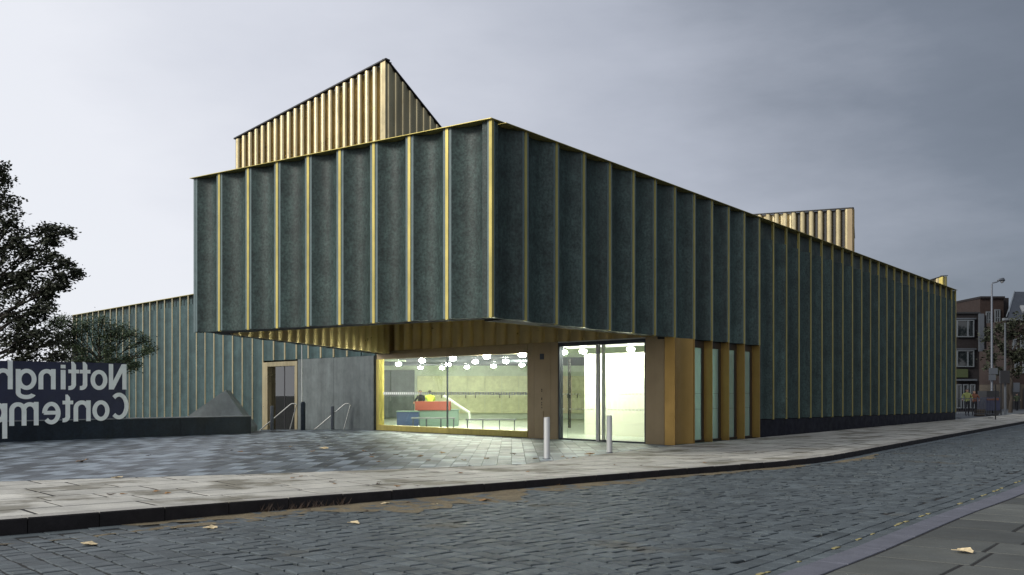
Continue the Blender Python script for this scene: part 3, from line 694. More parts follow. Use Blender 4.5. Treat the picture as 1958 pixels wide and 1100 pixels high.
A3 = P0+DR*43.75-NR*0.45; rooftop('', A3, DL, NL, 4.0, 8.35, 7.3, DR, NR, 0.95, 8.45, 0.48, 'roofgold', 'gold')

# ------------------------------------------------------------------ foyer inside
ZC = 3.28
fl_ = MB(); room = [W1-NW*0.26, W0-NW*0.26-DW*0.95, P0+DR*15.5-NR*0.62, Vector((8.2, 60)), Vector((-12, 60))]
fl_.prism([Vector(p) for p in room], -0.2, 0.03); fl_.obj('foyer_floor', 'floor', bld)
b = MB(); b.prism([Vector(p) for p in room], ZC, ZC+0.1); b.obj('foyer_ceiling', 'ceil', bld)
def seg(a, b_, z0, z1, m, name, th=0.12, parent=bld):
    d = (b_-a).normalized(); n = Vector((-d.y, d.x)); q = MB(); q.prism([a, b_, b_+n*th, a+n*th], z0, z1); return q.obj(name, m, parent)
seg(Vector((8.2, 60)), Vector((-12, 60)), 0.03, ZC, 'ceil', 'foyer_back_wall', -0.12)
seg(Vector((-12, 60)), W1-NW*0.3+Vector((-0.1, .3)), 0.03, ZC, 'cream', 'foyer_side_wall', -0.12)
seg(P0+DR*15.7-NR*0.62, Vector((8.3, 60)), 0.03, ZC, 'ceil', 'foyer_side_wall', -0.12)
for i in range(13):
    x0 = -5.6+i*1.0; b = MB(); b.box(x0+0.01, x0+0.99, 59.86, 59.95, 0.35, 2.55); b.obj('cupboard_door', 'ply' if i not in (7, 8, 10) else 'ply2', bld)
    b = MB(); b.box(x0+0.42 if i % 2 else x0+0.85, (x0+0.42 if i % 2 else x0+0.85)+0.05, 59.82, 59.86, 1.25, 1.5); b.obj('cupboard_handle', 'black', bld)
b = MB(); b.box(-11.5, -5.75, 59.84, 59.94, 0.1, 2.9); b.obj('wall_panel', 'greywall', bld)
for i in range(5):
    y0 = 43+i*3.4; b = MB(); b.box(-9.4 if i > 2 else -5.2+(0.4*i if i < 1 else 0), 7.4 if i else 2.0, y0, y0+0.10, 3.08, 3.20); b.obj('ceiling_duct', 'greyp', bld)
# white lobby wall behind the doors and the glass lobby screen
lob = W1+DW*9.1-NW*3.2; lob2 = W1+DW*14.2-NW*3.2
lobby = seg(lob, lob2, 0.03, 3.0, 'cream', 'lobby_wall', -0.15)
b = MB(); a = W1+DW*10.95-NW*0.35; c = W1+DW*8.4-NW*3.1; d_ = (c-a).normalized(); n_ = Vector((-d_.y, d_.x)); b.prism([a, c, c+n_*0.03, a+n_*0.03], 0.05, 3.0); b.obj('lobby_screen', 'glass', bld)
b = MB(); q = W1+DW*10.2-NW*1.2; b.tube([(q.x, q.y, 0.35), (q.x, q.y, 2.75)], 0.025, 8); b.obj('screen_bar', 'black', bld)
# added glowing strips under the ceiling, put in to brighten the lobby wall
for k in range(3):
    b = MB(); b.box(9.3+k*1.65, 10.75+k*1.65, 1.9, 2.15, 3.17, 3.25, fn=lambda x, y, z: pt(W1, DW, -NW, x, y, z)); b.obj('lobby_fill_strip', 'tube', bld)
# ceiling lamps
LZ = 2.98; k_ = 0
lamps = [(762, 697, 'farthest left lamp over the blue cabinet'), (807, 691, 'left of the window mullion, upper of a close pair'), (804, 704, 'left of the window mullion, lower of a close pair'),
 (866, 687, 'just right of the window mullion, highest there'), (857, 698, 'on the window mullion line'), (845, 704, 'just left of the window mullion, low'), (893, 703, 'low lamp right of the mullion'),
 (909, 693, 'middle height near the window centre'), (931, 683, 'high large lamp right of the window centre'), (944, 701, 'low lamp between the two high right ones'), (967, 692, 'second lamp from the right pair'),
 (999, 680, 'largest, in the top right corner of the window'), (998, 699, 'smaller, below the one in the top right corner'), (1078, 675, 'seen at the left edge of the glass door'), (1115, 673, 'seen through the left door leaf'), (1206, 668, 'seen through the right door leaf')]
lm = MB(); n = 14
for z, r in ((0.0, 0.08), (-0.02, 0.125), (-0.07, 0.135), (-0.12, 0.105), (-0.14, 0.03)):
    for i in range(n): lm.v.append((r*math.cos(2*math.pi*i/n), r*math.sin(2*math.pi*i/n), z))
for j in range(4):
    for i in range(n): lm.f.append((j*n+i, j*n+(i+1) % n, (j+1)*n+(i+1) % n, (j+1)*n+i)); lm.mi.append(0); lm.tone.append(.5)
lm.f += [tuple(range(n))[::-1], tuple(range(4*n, 5*n))]; lm.mi += [0, 0]; lm.tone += [.5, .5]
lme = lm.mesh('lamp_shade', 'lamp', smooth=True)
st_ = MB(); st_.tube([(0, 0, 0), (0, 0, ZC-LZ)], 0.012, 6); stm = st_.mesh('lamp_stem', 'darksteel')
for (x, y, lab) in lamps:
    Y = (LZ-0.08-1.6)*1941/(750-y) if x < 1050 else {1078: 37.0, 1115: 36.2, 1206: 34.6}[x]; t = thing('ceiling_lamp', 'round glowing ceiling lamp, '+lab, 'lamp', (px(x, Y), Y, LZ if x < 1050 else min(3.12, 1.68+(750-y)/1941*Y)), 'round lamps hanging in the foyer')
    link('lamp_shade', lme, t, local=1); o = link('lamp_stem', stm, t, local=1); o.scale = (1, 1, 1 if x < 1050 else 0.5)
# furniture
dk = thing('reception_desk', 'reception desk with a red counter front on a green grey base behind the big window', 'desk', (-3.3, 47, 0.03))
b = MB(); b.box(px(794, 47), px(861, 47), 46.9, 47.5, 0.76, 1.17); b.obj('counter_front', 'red', dk)
b = MB(); b.box(px(801, 47), px(876, 47), 47.0, 47.7, 0.03, 0.755); b.obj('desk_base', 'greendesk', dk)
b = MB(); b.box(px(801, 47), px(878, 47), 46.95, 47.75, 0.757, 0.79) if False else b.box(px(862, 47), px(878, 47), 46.95, 47.75, 0.757, 0.80); b.obj('desk_top', 'greendesk', dk)
cb = thing('blue_cabinet', 'low dark blue cabinet left of the reception desk', 'cabinet', (-4.8, 46.5, 0.03))
b = MB(); b.box(px(760, 46.5), px(801, 46.5), 46.2, 46.8, 0.03, 0.70); b.obj('cabinet_body', 'bluebox', cb)
b = MB(); b.box(px(759, 46.5), px(801.5, 46.5), 46.15, 46.85, 0.702, 0.74); b.obj('cabinet_top', 'greydesk' if 'greydesk' in M else 'greendesk', cb)
def bench(x0, x1, Y, lab):
    t = thing('bench', lab, 'bench', ((x0+x1)/2, Y, 0.03), 'low benches behind the big window')
    b = MB(); b.box(x0, x1, Y, Y+0.42, 0.44, 0.50); b.obj('seat', 'coping', t)
    for xx in (x0+0.05, x0+(x1-x0)*0.33, x0+(x1-x0)*0.66, x1-0.09):
        for yy in (Y+0.03, Y+0.36): b = MB(); b.box(xx, xx+0.04, yy, yy+0.04, 0.03, 0.44); b.obj('leg', 'greyp', t)
bench(px(786, 44), px(870, 44), 44, 'pale low bench with thin legs in front of the reception desk')
bench(px(890, 41.6), px(987, 41.6), 41.6, 'pale low bench with thin legs before the plywood cupboards')
b = MB(); b.tube([px(848, 51, 757), px(897, 51, 789), (px(899, 51), 51, 0.03)], 0.07, 10)
T(b.obj('handrail', 'white'), 'white slanting handrail inside the foyer right of the window mullion', 'handrail')

# ------------------------------------------------------------------ people
def person(name, label, loc, rz, h, top, legs, hair='hair', arms=((0.30, 1.05, 0.12), (-0.30, 1.05, 0.12)), stride=0.12, lean=0.0, cat='person'):
    k = h/1.75; V = {}; E = []
    def v(n, x, y, z, r): V[n] = ((x*k, (y+lean*max(0, z-0.9))*k, z*k), r*k)
    v('pel', 0, 0, 0.95, 0.150); v('bel', 0, 0.0, 1.10, 0.145); v('che', 0, 0.0, 1.30, 0.175); v('nek', 0, 0.01, 1.47, 0.065); v('hd0', 0, 0.02, 1.57, 0.085); v('hd1', 0, 0.025, 1.66, 0.10); v('hd2', 0, 0.02, 1.72, 0.07)
    E += [('pel', 'bel'), ('bel', 'che'), ('che', 'nek'), ('nek', 'hd0'), ('hd0', 'hd1'), ('hd1', 'hd2')]
    for s, a in ((1, arms[0]), (-1, arms[1])):
        S_ = 'r' if s > 0 else 'l'
        v('sh'+S_, 0.19*s, 0, 1.40, 0.065); mid = ((0.25*s+a[0])/2+0.03*s, -0.05+a[2]/2, (1.40+a[1])/2-0.04)
        v('el'+S_, *mid, 0.048); v('wr'+S_, a[0], a[2], a[1], 0.032); v('hn'+S_, a[0], a[2]+0.05, a[1]-0.08, 0.035)
        v('hi'+S_, 0.10*s, 0, 0.90, 0.10); v('kn'+S_, 0.11*s, 0.03+stride*s*0.5, 0.50, 0.066); v('an'+S_, 0.11*s, stride*s, 0.09, 0.045); v('to'+S_, 0.12*s, stride*s+0.15, 0.04, 0.038)
        E += [('che', 'sh'+S_), ('sh'+S_, 'el'+S_), ('el'+S_, 'wr'+S_), ('wr'+S_, 'hn'+S_), ('pel', 'hi'+S_), ('hi'+S_, 'kn'+S_), ('kn'+S_, 'an'+S_), ('an'+S_, 'to'+S_)]
    names = list(V); me = bpy.data.meshes.new(name); me.from_pydata([V[n][0] for n in names], [(names.index(a), names.index(b)) for a, b in E], [])
    o = bpy.data.objects.new(name, me); col.objects.link(o)
    sk = o.modifiers.new('skin', 'SKIN'); lay_ = me.skin_vertices[0] if me.skin_vertices else None
    if not lay_:
        bm = bmesh.new(); bm.from_mesh(me); bm.verts.layers.skin.verify(); bm.to_mesh(me); bm.free()
    for i, n in enumerate(names): me.skin_vertices[0].data[i].radius = (V[n][1], V[n][1]*(0.72 if n in ('pel', 'bel', 'che') else 1.0))
    me.skin_vertices[0].data[0].use_root = True
    sb = o.modifiers.new('sub', 'SUBSURF'); sb.levels = 1; sb.render_levels = 1
    dg = bpy.context.evaluated_depsgraph_get(); me2 = bpy.data.meshes.new_from_object(o.evaluated_get(dg)); o.modifiers.clear(); o.data = me2
    for m_ in (top, legs, 'skin', hair, 'black'): me2.materials.append(M[m_])
    for p in me2.polygons:
        c = p.center/k; p.use_smooth = True
        i = 0
        if c.z > 1.50: i = 3 if (c.z > 1.66 or c.y < lean*0.6-0.005) else 2
        elif c.z < 0.07: i = 4
        elif c.z < 0.95 and abs(c.x) < 0.22: i = 1
        for a_ in arms:
            if (Vector((a_[0], a_[2]+0.03, a_[1]-0.06))-c).length < 0.10: i = 2
        p.material_index = i
    o.location = loc; o.rotation_euler = (0, 0, rz); T(o, label, cat); return o
person('person', 'standing person in a black coat with dark hair behind the red reception counter', (px(806, 48.4), 48.4, 0.03), 2.6, 1.70, 'cloth', 'cloth', lean=0.1, arms=((0.22, 1.12, 0.3), (-0.22, 1.12, 0.3)))
person('person', 'person with dark hair in a lime top beside the one in black at the reception', (px(822, 49), 49.0, 0.03), 0.4, 1.70, 'lime', 'cloth', arms=((0.24, 1.1, 0.28), (-0.24, 1.1, 0.28)))

# ------------------------------------------------------------------ street furniture on the plaza
def bollard(x, yb, Y, lab, m='steel', h=0.98, r=0.075):
    t = thing('bollard', lab, 'bollard', (px(x, Y), Y, 0), 'steel bollards on the plaza')
    b = MB(); X = px(x, Y); b.tube([(X, Y, 0), (X, Y, h-0.012), (X, Y, h)], [r, r, r-0.012], 20); o = b.obj('post', m, t)
    b = MB(); b.tube([(X, Y, 0.001), (X, Y, 0.012)], r+0.025, 20); b.obj('base_ring', 'darksteel', t)
bollard(1045.5, 0, 24.35, 'brushed steel bollard nearest the street, left of the glass doors', h=1.0)
bollard(1165, 0, 26.9, 'brushed steel bollard in front of the right glass door leaf')
bollard(520, 0, 43.0, 'dull steel bollard in front of the gold framed side door', 'greyp', 1.02)
bollard(636, 0, 43.3, 'dull steel bollard between the stair rail and the smooth concrete wall', 'pole', 1.0)
t = thing('flagpole', 'slender pale pole in a thick dark sleeve right of the gold framed side door', 'pole', (px(579, 42.7), 42.7, 0))
X = px(579.5, 42.7); b = MB(); b.tube([(X, 42.7, 0), (X, 42.7, 1.12), (X, 42.7, 1.2)], [0.10, 0.10, 0.06], 16); b.obj('sleeve', 'lowwall', t)
b = MB(); b.tube([(X-0.05, 42.7, 1.0), (X-0.05, 42.7, 3.85)], [0.028, 0.02], 10); b.obj('shaft', 'steel', t)
def stairrail(xa, lab):
    t = thing('stair_rail', lab, 'handrail', (px(xa, 43.4), 43.4, 0), 'steel stair rails behind the plaza edge')
    c = px(xa, 43.4); z1 = 1.085
    b = MB(); b.tube([(c-2.3, 43.5, z1-1.75), (c-0.25, 43.4, z1-0.02), (c-0.18, 43.4, z1+0.02), (c-0.05, 43.4, z1+0.02), (c+0.02, 43.4, z1-0.02)], 0.024, 10); b.obj('top_rail', 'rail', t)
    b = MB(); b.tube([(c+0.02, 43.4, z1-0.03), (c-0.30, 43.5, -0.1)], 0.022, 10); b.obj('post', 'rail', t)
stairrail(566, 'bent steel stair rail in front of the gold framed side door'); stairrail(669, 'bent steel stair rail in front of the smooth concrete wall')

# ------------------------------------------------------------------ low wall, sign and concrete wedge
wl = thing('low_wall', 'long low dark blue concrete wall at the left of the plaza', 'wall', (LWB.x, LWB.y, 0))
Lt = (LWB-LWA).length
lf = lambda x, y, z: pt(LWA, LWD, LWN, x, y, z)
edges = [-16, -10, -5, -1.5, 2.6, 6.35, Lt]
for a, c in zip(edges, edges[1:]):
    b = MB(); b.box(a+0.004, c-0.004, -0.35, 0.0, -0.1, 0.655, fn=lf); b.obj('wall_panel', 'lowwall', wl)
    b = MB(); b.box(a+0.003, c-0.003, -0.37, 0.015, 0.657, 0.69, fn=lf); b.obj('coping', 'coping', wl)
sg = thing('sign_board', 'navy sign board with large mirrored white letters standing on the low wall', 'sign', (LWA.x, LWA.y, 0.69))
US = 4.22
b = MB(); b.box(-16, US, -0.10, 0.016, 0.692, 2.60, fn=lf); b.obj('board', 'navy', sg)
b = MB(); b.box(-16, US-0.02, 0.0165, 0.018, 0.30, 0.6915, fn=lf)
def u_of(x):
    r = (x-979)/1941; return (r*LWA.y-LWA.x)/(LWD.x-r*LWD.y)
def glyph(ch, x0, x1, z0, z1, zx=None):     # letter drawn in strokes; the text is seen from behind, so it runs right to left
    u0, u1 = u_of(x0), u_of(x1); W = u1-u0; k = [0]; b = MB(); SW = 0.150; zx = zx or z1
    def out(pts):
        k[0] += 1; f = 0.034+k[0]*0.0012
        q = [pt(LWA, LWD, LWN, u1-x_, v_, z_) for v_ in (0.018, f) for x_, z_ in pts]; n = len(pts)
        b.add(q, [tuple(range(n)), tuple(range(n, 2*n))[::-1]]+[(i, (i+1) % n, n+(i+1) % n, n+i) for i in range(n)])
    def bar(xa, xb, za, zb_): out([(xa, za), (xb, za), (xb, zb_), (xa, zb_)])
    def arc(cx, cz, rx, rz, a0, a1, sw=SW, swz=None):
        n = max(6, int(abs(a1-a0)/11)); swz = swz or sw*0.92; k[0] += 1; f = 0.034+k[0]*0.0012; rows = []
        for i in range(n+1):
            t = math.radians(a0+(a1-a0)*i/n); c_, s_ = math.cos(t), math.sin(t)
            rows.append([pt(LWA, LWD, LWN, u1-(cx+r1*c_), v_, cz+r2*s_) for (r1, r2) in ((rx, rz), (rx-sw, rz-swz)) for v_ in (0.018, f)])
        vs = [p for r_ in rows for p in r_]; fs = []
        for i in range(n):
            o_ = i*4; fs += [(o_+1, o_+5, o_+7, o_+3), (o_, o_+4, o_+5, o_+1), (o_+2, o_+3, o_+7, o_+6), (o_, o_+2, o_+6, o_+4)]
        b.add(vs, fs+[(0, 1, 3, 2), (n*4, n*4+2, n*4+3, n*4+1)])
    H = z1-z0; h = zx-z0; r = W/2
    if ch == 'N':
        bar(0, SW, z0, z1); bar(W-SW, W, z0, z1); out([(0.0, z1), (SW*1.15, z1), (W, z0), (W-SW*1.15, z0)])
    elif ch in 'oaC':
        if ch == 'o': arc(r, z0+h/2, r, h/2, 0, 360)
        elif ch == 'C': arc(W*0.54, z0+H/2, W*0.54, H/2, 48, 312)
        else: arc(W*.45, z0+h*.33, W*.45, h*.33, 0, 360); bar(W-SW, W, z0, z1-h*.25); arc(r, z1-h*.36, r, h*.36, 0, 165)
    elif ch == 'i': bar(0, W, z0, zx); bar(0, W, zx+0.05, zx+0.17)
    elif ch == 't':
        a_ = W*0.30; out([(a_, z0+0.16), (a_+SW, z0+0.16), (a_+SW, z1), (a_+SW*0.55, z1), (a_, z1-0.10)]); bar(0, W, zx-0.13, zx-0.005); arc(a_+0.20, z0+0.19, 0.20, 0.19, 180, 275, SW); bar(a_+0.20, W, z0, z0+0.135)
    elif ch in 'nh':
        bar(0, SW, z0, z1 if ch == 'h' else zx); arc(r+0.01, zx-r*0.92, r-0.01, r*0.92, 0, 170); bar(W-SW, W, z0, zx-r*0.92)
    elif ch == 'm':
        q = (W+SW)/4; bar(0, SW, z0, zx)
        for c_ in (q, W-q): arc(c_+0.01*(c_ == q), zx-q, q, q*0.98, 0, 172); bar(c_+q-SW, c_+q, z0, zx-q)
    elif ch == 'e':
        arc(r, z0+h/2, r, h/2, 0, 318); bar(SW*0.8, W-SW*0.35, z0+h*0.43, z0+h*0.60)
    elif ch == 'g':
        arc(W*0.48, z0+0.30+(z1-z0-0.30)/2, W*0.48, (z1-z0-0.30)/2, 0, 360); bar(W-SW, W, z0+0.20, z1-0.015); arc(W*0.5, z0+0.22, W*0.5, 0.22, 180+25, 360)
    elif ch == 'p':
        bar(0, SW, z0, z1-0.02); arc(W*0.52, z1-0.32, W*0.48, 0.32, 0, 360)
    return b.obj('letter', 'letter', sg, fix=False)
zt, zb = 2.57, 1.69; zx = 2.36
glyph('N', 207.5, 241, zb, zt); glyph('o', 172.5, 204.5, zb-0.02, zx); glyph('t', 152, 172, zb-0.02, 2.62, zx); glyph('t', 130, 150.5, zb-0.02, 2.62, zx)
glyph('i', 115.5, 124.5, zb, 2.36, 2.34); glyph('n', 73, 105.5, zb, zx); glyph('g', 29.5, 69, zb-0.32, zx); glyph('h', -12, 23.5, zb, 2.62, zx)
glyph('a', -52, -18, zb-.02, zx); glyph('m', -120, -60, zb, zx)
yt, yb = 1.59, 0.675; yx = 1.32
glyph('C', 211, 245, yb-0.02, yt-0.01); glyph('o', 176, 208.5, yb-0.06, yx); glyph('n', 140, 172.5, yb-0.06, yx); glyph('t', 119, 139, yb-0.08, 1.52, yx)
glyph('e', 80, 115, yb-0.14, yx-0.04); glyph('m', 17, 73, yb-0.16, yx-0.04)
glyph('p', -22, 13, yb-0.56, yx-0.06); glyph('o', -62, -28, yb-.16, yx-.06)
wg = MB()
cA = px(431, 41.2, 746); v = [px(332, 41.6), 0]
pts = [(px(330, 41.0), 41.0, 0.2), (px(480, 40.6), 40.6, 0.2), (px(492, 42.4), 42.4, 0.2), (px(340, 43.2), 43.2, 0.2)]
wg.add([(p[0], p[1], -2.3) for p in pts]+pts+[tuple(cA), tuple(px(440, 42.0, 747))], [(0, 1, 5, 4), (1, 2, 6, 5), (2, 3, 7, 6), (3, 0, 4, 7), (4, 5, 8), (5, 6, 9, 8), (6, 7, 9), (7, 4, 8, 9), (3, 2, 1, 0)])
T(wg.obj('concrete_wedge', 'greywall'), 'pointed grey concrete wedge rising behind the right end of the low wall', 'concrete block')

# ------------------------------------------------------------------ trees
def leafcloud(b, c, rad, n, size, r, flat=0.6):
    for _ in range(n):
        while True:
            q = Vector((r.gauss(0, .52), r.gauss(0, .52), r.gauss(0, .52)))
            if q.length < 1.7: break
        p = Vector(c)+Vector((q.x*rad[0], q.y*rad[1], q.z*rad[2])); s = size*r.uniform(0.6, 1.3)
        a = Vector((r.uniform(-1, 1), r.uniform(-1, 1), r.uniform(-.6, .3))).normalized(); bb = a.cross(Vector((r.uniform(-1, 1), r.uniform(-1, 1), r.uniform(0.2, 1)))).normalized()
        b.add([p-a*s*0.5, p+bb*s*0.3, p+a*s*0.5, p-bb*s*0.3], [(0, 1, 2, 3)])
def limb(b, a, c, r0, r1, r, n=5, sag=0.12):
    a, c = Vector(a), Vector(c); L = (c-a).length; pts = []
    for i in range(n+1):
        t = i/n; pts.append(a.lerp(c, t)+Vector((r.uniform(-1, 1), r.uniform(-1, 1), r.uniform(-1, 1)))*L*0.035*(0 < i < n)+Vector((0, 0, sag*L*t*(1-t))))
    b.tube(pts, [r0+(r1-r0)*i/n for i in range(n+1)], 6, cap=False); return pts
def tree(label, base, trunk_top, clumps, leaf, m, seed, n_per, twigs=5, trunk_r=0.17, cat='tree', name='tree', leafsize=0.15, group=None):
    r = random.Random(seed); t = thing(name, label, cat, base, group); tr = MB(); cr_ = MB()
    tp = limb(tr, base, trunk_top, trunk_r, trunk_r*0.45, r, 7, 0)
    for (c, rad) in clumps:
        c = Vector(c); s = min(tp, key=lambda p: abs(p.z-(c.z-0.35*(c-Vector((tp[3].x, tp[3].y, c.z))).length-0.6)))
        ps = limb(tr, s, c, trunk_r*0.35, 0.018, r)
        for k in range(twigs):
            q = ps[-1 - (k % 3)]; e2 = c+Vector((r.uniform(-1, 1)*rad[0], r.uniform(-1, 1)*rad[1], r.uniform(-.7, 1)*rad[2]))
            pp = limb(tr, q, e2, 0.016, 0.005, r, 3)
            for p in pp[1:]: leafcloud(cr_, p, (0.22*leaf, 0.22*leaf, 0.18*leaf), int(n_per*0.10), leafsize, r)
        leafcloud(cr_, c, (rad[0], rad[1], rad[2]), int(n_per*0.5*max(0.3, rad[0]*rad[1]*rad[2])), leafsize, r)
    tr.obj('trunk', 'bark', t, smooth=True, fix=False); cr_.obj('crown', m, t, fix=False, kind='stuff')
    return t
Yt = 37.0
cl = []
def CLP(x, y, rx, rz, ry=0.6, Y=Yt): p = px(x, Y, y); cl.append((tuple(p), (rx, ry, rz)))
for a in [(8, 335, .30, .45), (12, 385, .50, .6), (24, 425, .3, .45), (-25, 400, .9, .9), (5, 455, .75, .8), (36, 465, .25, .35), (58, 480, .2, .25), (100, 462, .14, .14), (128, 445, .13, .13), (97, 437, .09, .08), (20, 520, .8, .9), (55, 525, .4, .35),
          (100, 492, .25, .18), (128, 505, .2, .14), (142, 520, .14, .12), (118, 532, .22, .14), (80, 555, .6, .5), (120, 548, .22, .16), (20, 590, 1.0, 1.0), (70, 600, .5, .5), (-40, 520, 1.4, 1.6), (25, 650, .9, .8), (75, 640, .32, .35), (102, 655, .3, .25), (-30, 640, 1.4, 1.2), (118, 678, .35, .22), (60, 682, .4, .25), (-60, 440, 1.2, 1.4), (-60, 350, .9, 1.0), (40, 550, .7, .6), (15, 560, .8, .7), (50, 625, .6, .5), (8, 490, .6, .6), (90, 585, .35, .3), (55, 660, .5, .4), (-30, 330, .5, .5)]: CLP(*a)
base = (px(-75, Yt), Yt, -0.3)
tree('tall dark leafy tree at the left edge behind the navy sign board', base, (px(-30, Yt), Yt, 8.6), cl, 1.0, 'leafA', 11, 125, leafsize=0.145, twigs=11)
cl = []
for a in [(120, 612, .30, .2), (112, 640, .35, .15), (105, 620, .25, .12), (140, 635, .5, .4), (165, 625, .55, .35), (195, 618, .5, .35), (225, 630, .45, .35), (250, 640, .45, .3), (272, 655, .35, .25), (185, 655, .7, .5), (220, 665, .5, .4), (150, 668, .6, .35), (120, 660, .35, .35), (240, 690, .3, .35), (128, 690, .35, .3), (180, 690, .7, .3), (255, 700, .2, .25), (160, 690, .5, .4), (210, 690, .5, .4), (135, 655, .4, .4), (205, 640, .6, .5), (285, 668, .14, .1)]: CLP(*a, Y=42)
tree('spreading feathery shrub rising behind the navy sign board before the green wing', (px(190, 42), 42, -0.5), (px(190, 42), 42, 2.9), cl, 1.0, 'leafB', 5, 210, twigs=11, trunk_r=0.07, cat='shrub', name='shrub', leafsize=0.08)
bc = bpy.data.objects[-1] if False else None
# ------------------------------------------------------------------ town at the right
def boxw(b, x0, x1, Y0, Y1, z0, z1, mi=0): b.box(x0, x1, Y0, Y1, z0, z1, mi)
def bwindow(par, Y, x0, x1, y0, y1, mull=(0.6,), frame='offwhite', sill=True, th=0.08):
    X0, X1 = px(x0, Y), px(x1, Y); z1 = 1.6-(y0-750)/1941*Y; z0 = 1.6-(y1-750)/1941*Y
    b = MB()
    for a, c, e1, f in ((X0, X1, z1-th, z1), (X0, X1, z0, z0+th), (X0, X0+th, z0+th, z1-th), (X1-th, X1, z0+th, z1-th)): b.box(a, c, Y-0.10, Y+0.06, e1, f)
    wn = b.obj('window', frame, par)
    for m_ in mull: xm = X0+(X1-X0)*m_; b = MB(); b.box(xm-th*0.4, xm+th*0.4, Y-0.08, Y+0.04, z0+th, z1-th); b.obj('glazing_bar', frame, wn)
    b = MB(); b.box(X0+th, X1-th, Y-0.02, Y+0.01, z0+th, z1-th); b.obj('pane', 'dglass', wn)
    return wn
Y1 = 84
shop = thing('corner_shop', 'dark brick three storey building with white windows and a green shop sign beyond the gallery', 'building', (px(1850, Y1), Y1, 0))
def zz(y, Y): return 1.6-(y-750)/1941*Y
b = MB(); b.box(px(1790, Y1), px(1872.5, Y1), Y1, Y1+12, -0.1, zz(600, Y1)); b.obj('wall', 'brickd', shop)
b = MB(); b.box(px(1790, Y1), px(1873.5, Y1), Y1-0.15, Y1+12.1, zz(600, Y1), zz(597, Y1)); b.obj('roof_edge', 'black', shop)
for (a, c) in ((612, 645), (670, 702)):
    bwindow(shop, Y1-0.08, 1829, 1862, a, c, (0.62, 0.66)); 
    b = MB(); b.box(px(1826, Y1), px(1865, Y1), Y1-0.2, Y1-0.0, zz(a-1, Y1), zz(a-3.5, Y1)); b.obj('lintel', 'greyp', shop)
b = MB(); b.box(px(1826, Y1), px(1848.5, Y1), Y1-0.25, Y1-0.08, zz(722, Y1), zz(706, Y1)); b.obj('shop_sign', 'signgreen', shop)
b = MB(); b.box(px(1826, Y1), px(1865, Y1), Y1-0.35, Y1-0.02, zz(728.5, Y1), zz(725, Y1)); b.obj('fascia', 'greyp', shop)
for (a, c) in ((1828, 1838), (1841, 1851), (1854, 1864)): bwindow(shop, Y1-0.06, a, c, 735, 781, ())
b = MB(); b.box(px(1873.6, Y1-1), px(1882, Y1-1), Y1-1.0, Y1-0.7, zz(672, Y1-1), zz(600, Y1-1)); b.obj('projecting_panel', 'greyp', shop)
b = MB(); b.box(px(1871, Y1), px(1880, Y1), Y1-0.6, Y1+3, zz(668, Y1), zz(604, Y1)); b.obj('side_bay', 'brickd', shop)
Y2 = 104
bb = thing('brick_block', 'tall flat topped red brown brick block with two white sash windows behind the street lamp', 'building', (px(1900, Y2), Y2, 0))
b = MB(); b.box(px(1874, Y2), px(1919, Y2), Y2, Y2+14, -0.1, zz(571, Y2)); b.obj('wall', 'brick', bb)
b = MB(); b.box(px(1873, Y2), px(1920, Y2), Y2-0.2, Y2+14.2, zz(571, Y2), zz(567, Y2)); b.obj('parapet', 'brickd', bb)
b = MB(); b.box(px(1919.1, Y2), px(1938, Y2), Y2+1.0, Y2+14, -0.1, zz(568, Y2)); b.obj('stair_tower', 'brickd', bb)
for (a, c, e1, f) in ((1885, 1895.5, 596, 628), (1901.5, 1912, 592, 624), (1884, 1894, 640, 668), (1901, 1911, 638, 666), (1883, 1893, 690, 712), (1880, 1886, 735, 765), (1890, 1896, 735, 765), (1900, 1908, 738, 768)):
    wn = bwindow(bb, Y2-0.08, a, c, e1, f, (0.5,), th=0.11)
    X0, X1 = px(a, Y2), px(c, Y2); zm = zz((e1+f)/2, Y2); b = MB(); b.box(X0+0.11, X1-0.11, Y2-0.17, Y2-0.02, zm-0.05, zm+0.05); b.obj('meeting_rail', 'offwhite', wn)
Y3 = 97
sr = thing('slate_roof_house', 'brick house with steep slate roof, skylights and arched stone ground floor, rightmost', 'building', (px(1950, Y3), Y3, 0))
b = MB(); b.box(px(1926, Y3), px(2080, Y3), Y3, Y3+12, zz(735, Y3), zz(613, Y3)); b.obj('wall', 'brick', sr)
b = MB(); b.box(px(1918, Y3), px(2080, Y3), Y3-0.25, Y3+0.2, zz(613, Y3), zz(608.5, Y3)); b.obj('eaves', 'offwhite', sr)
b = MB(); xa, xb, xc = px(1924, Y3), px(1941, Y3+4), px(2080, Y3)
b.add([(xa, Y3-0.2, zz(608, Y3)), (xc, Y3-0.2, zz(608, Y3)), (xc, Y3+4, zz(558, Y3+4)), (xb, Y3+4, zz(558, Y3+4)), (px(1934, Y3+12), Y3+12, zz(608, Y3)), (xc, Y3+12, zz(608, Y3))], [(0, 1, 2, 3), (0, 3, 4), (3, 2, 5, 4), (1, 5, 2), (0, 4, 5, 1)]); rof = b.obj('roof', 'slate', sr)
b = MB(); b.tube([(xa-0.1, Y3-0.25, zz(606, Y3)), (xb-0.05, Y3+4, zz(557, Y3+4))], 0.05, 6); b.obj('verge', 'offwhite', rof)
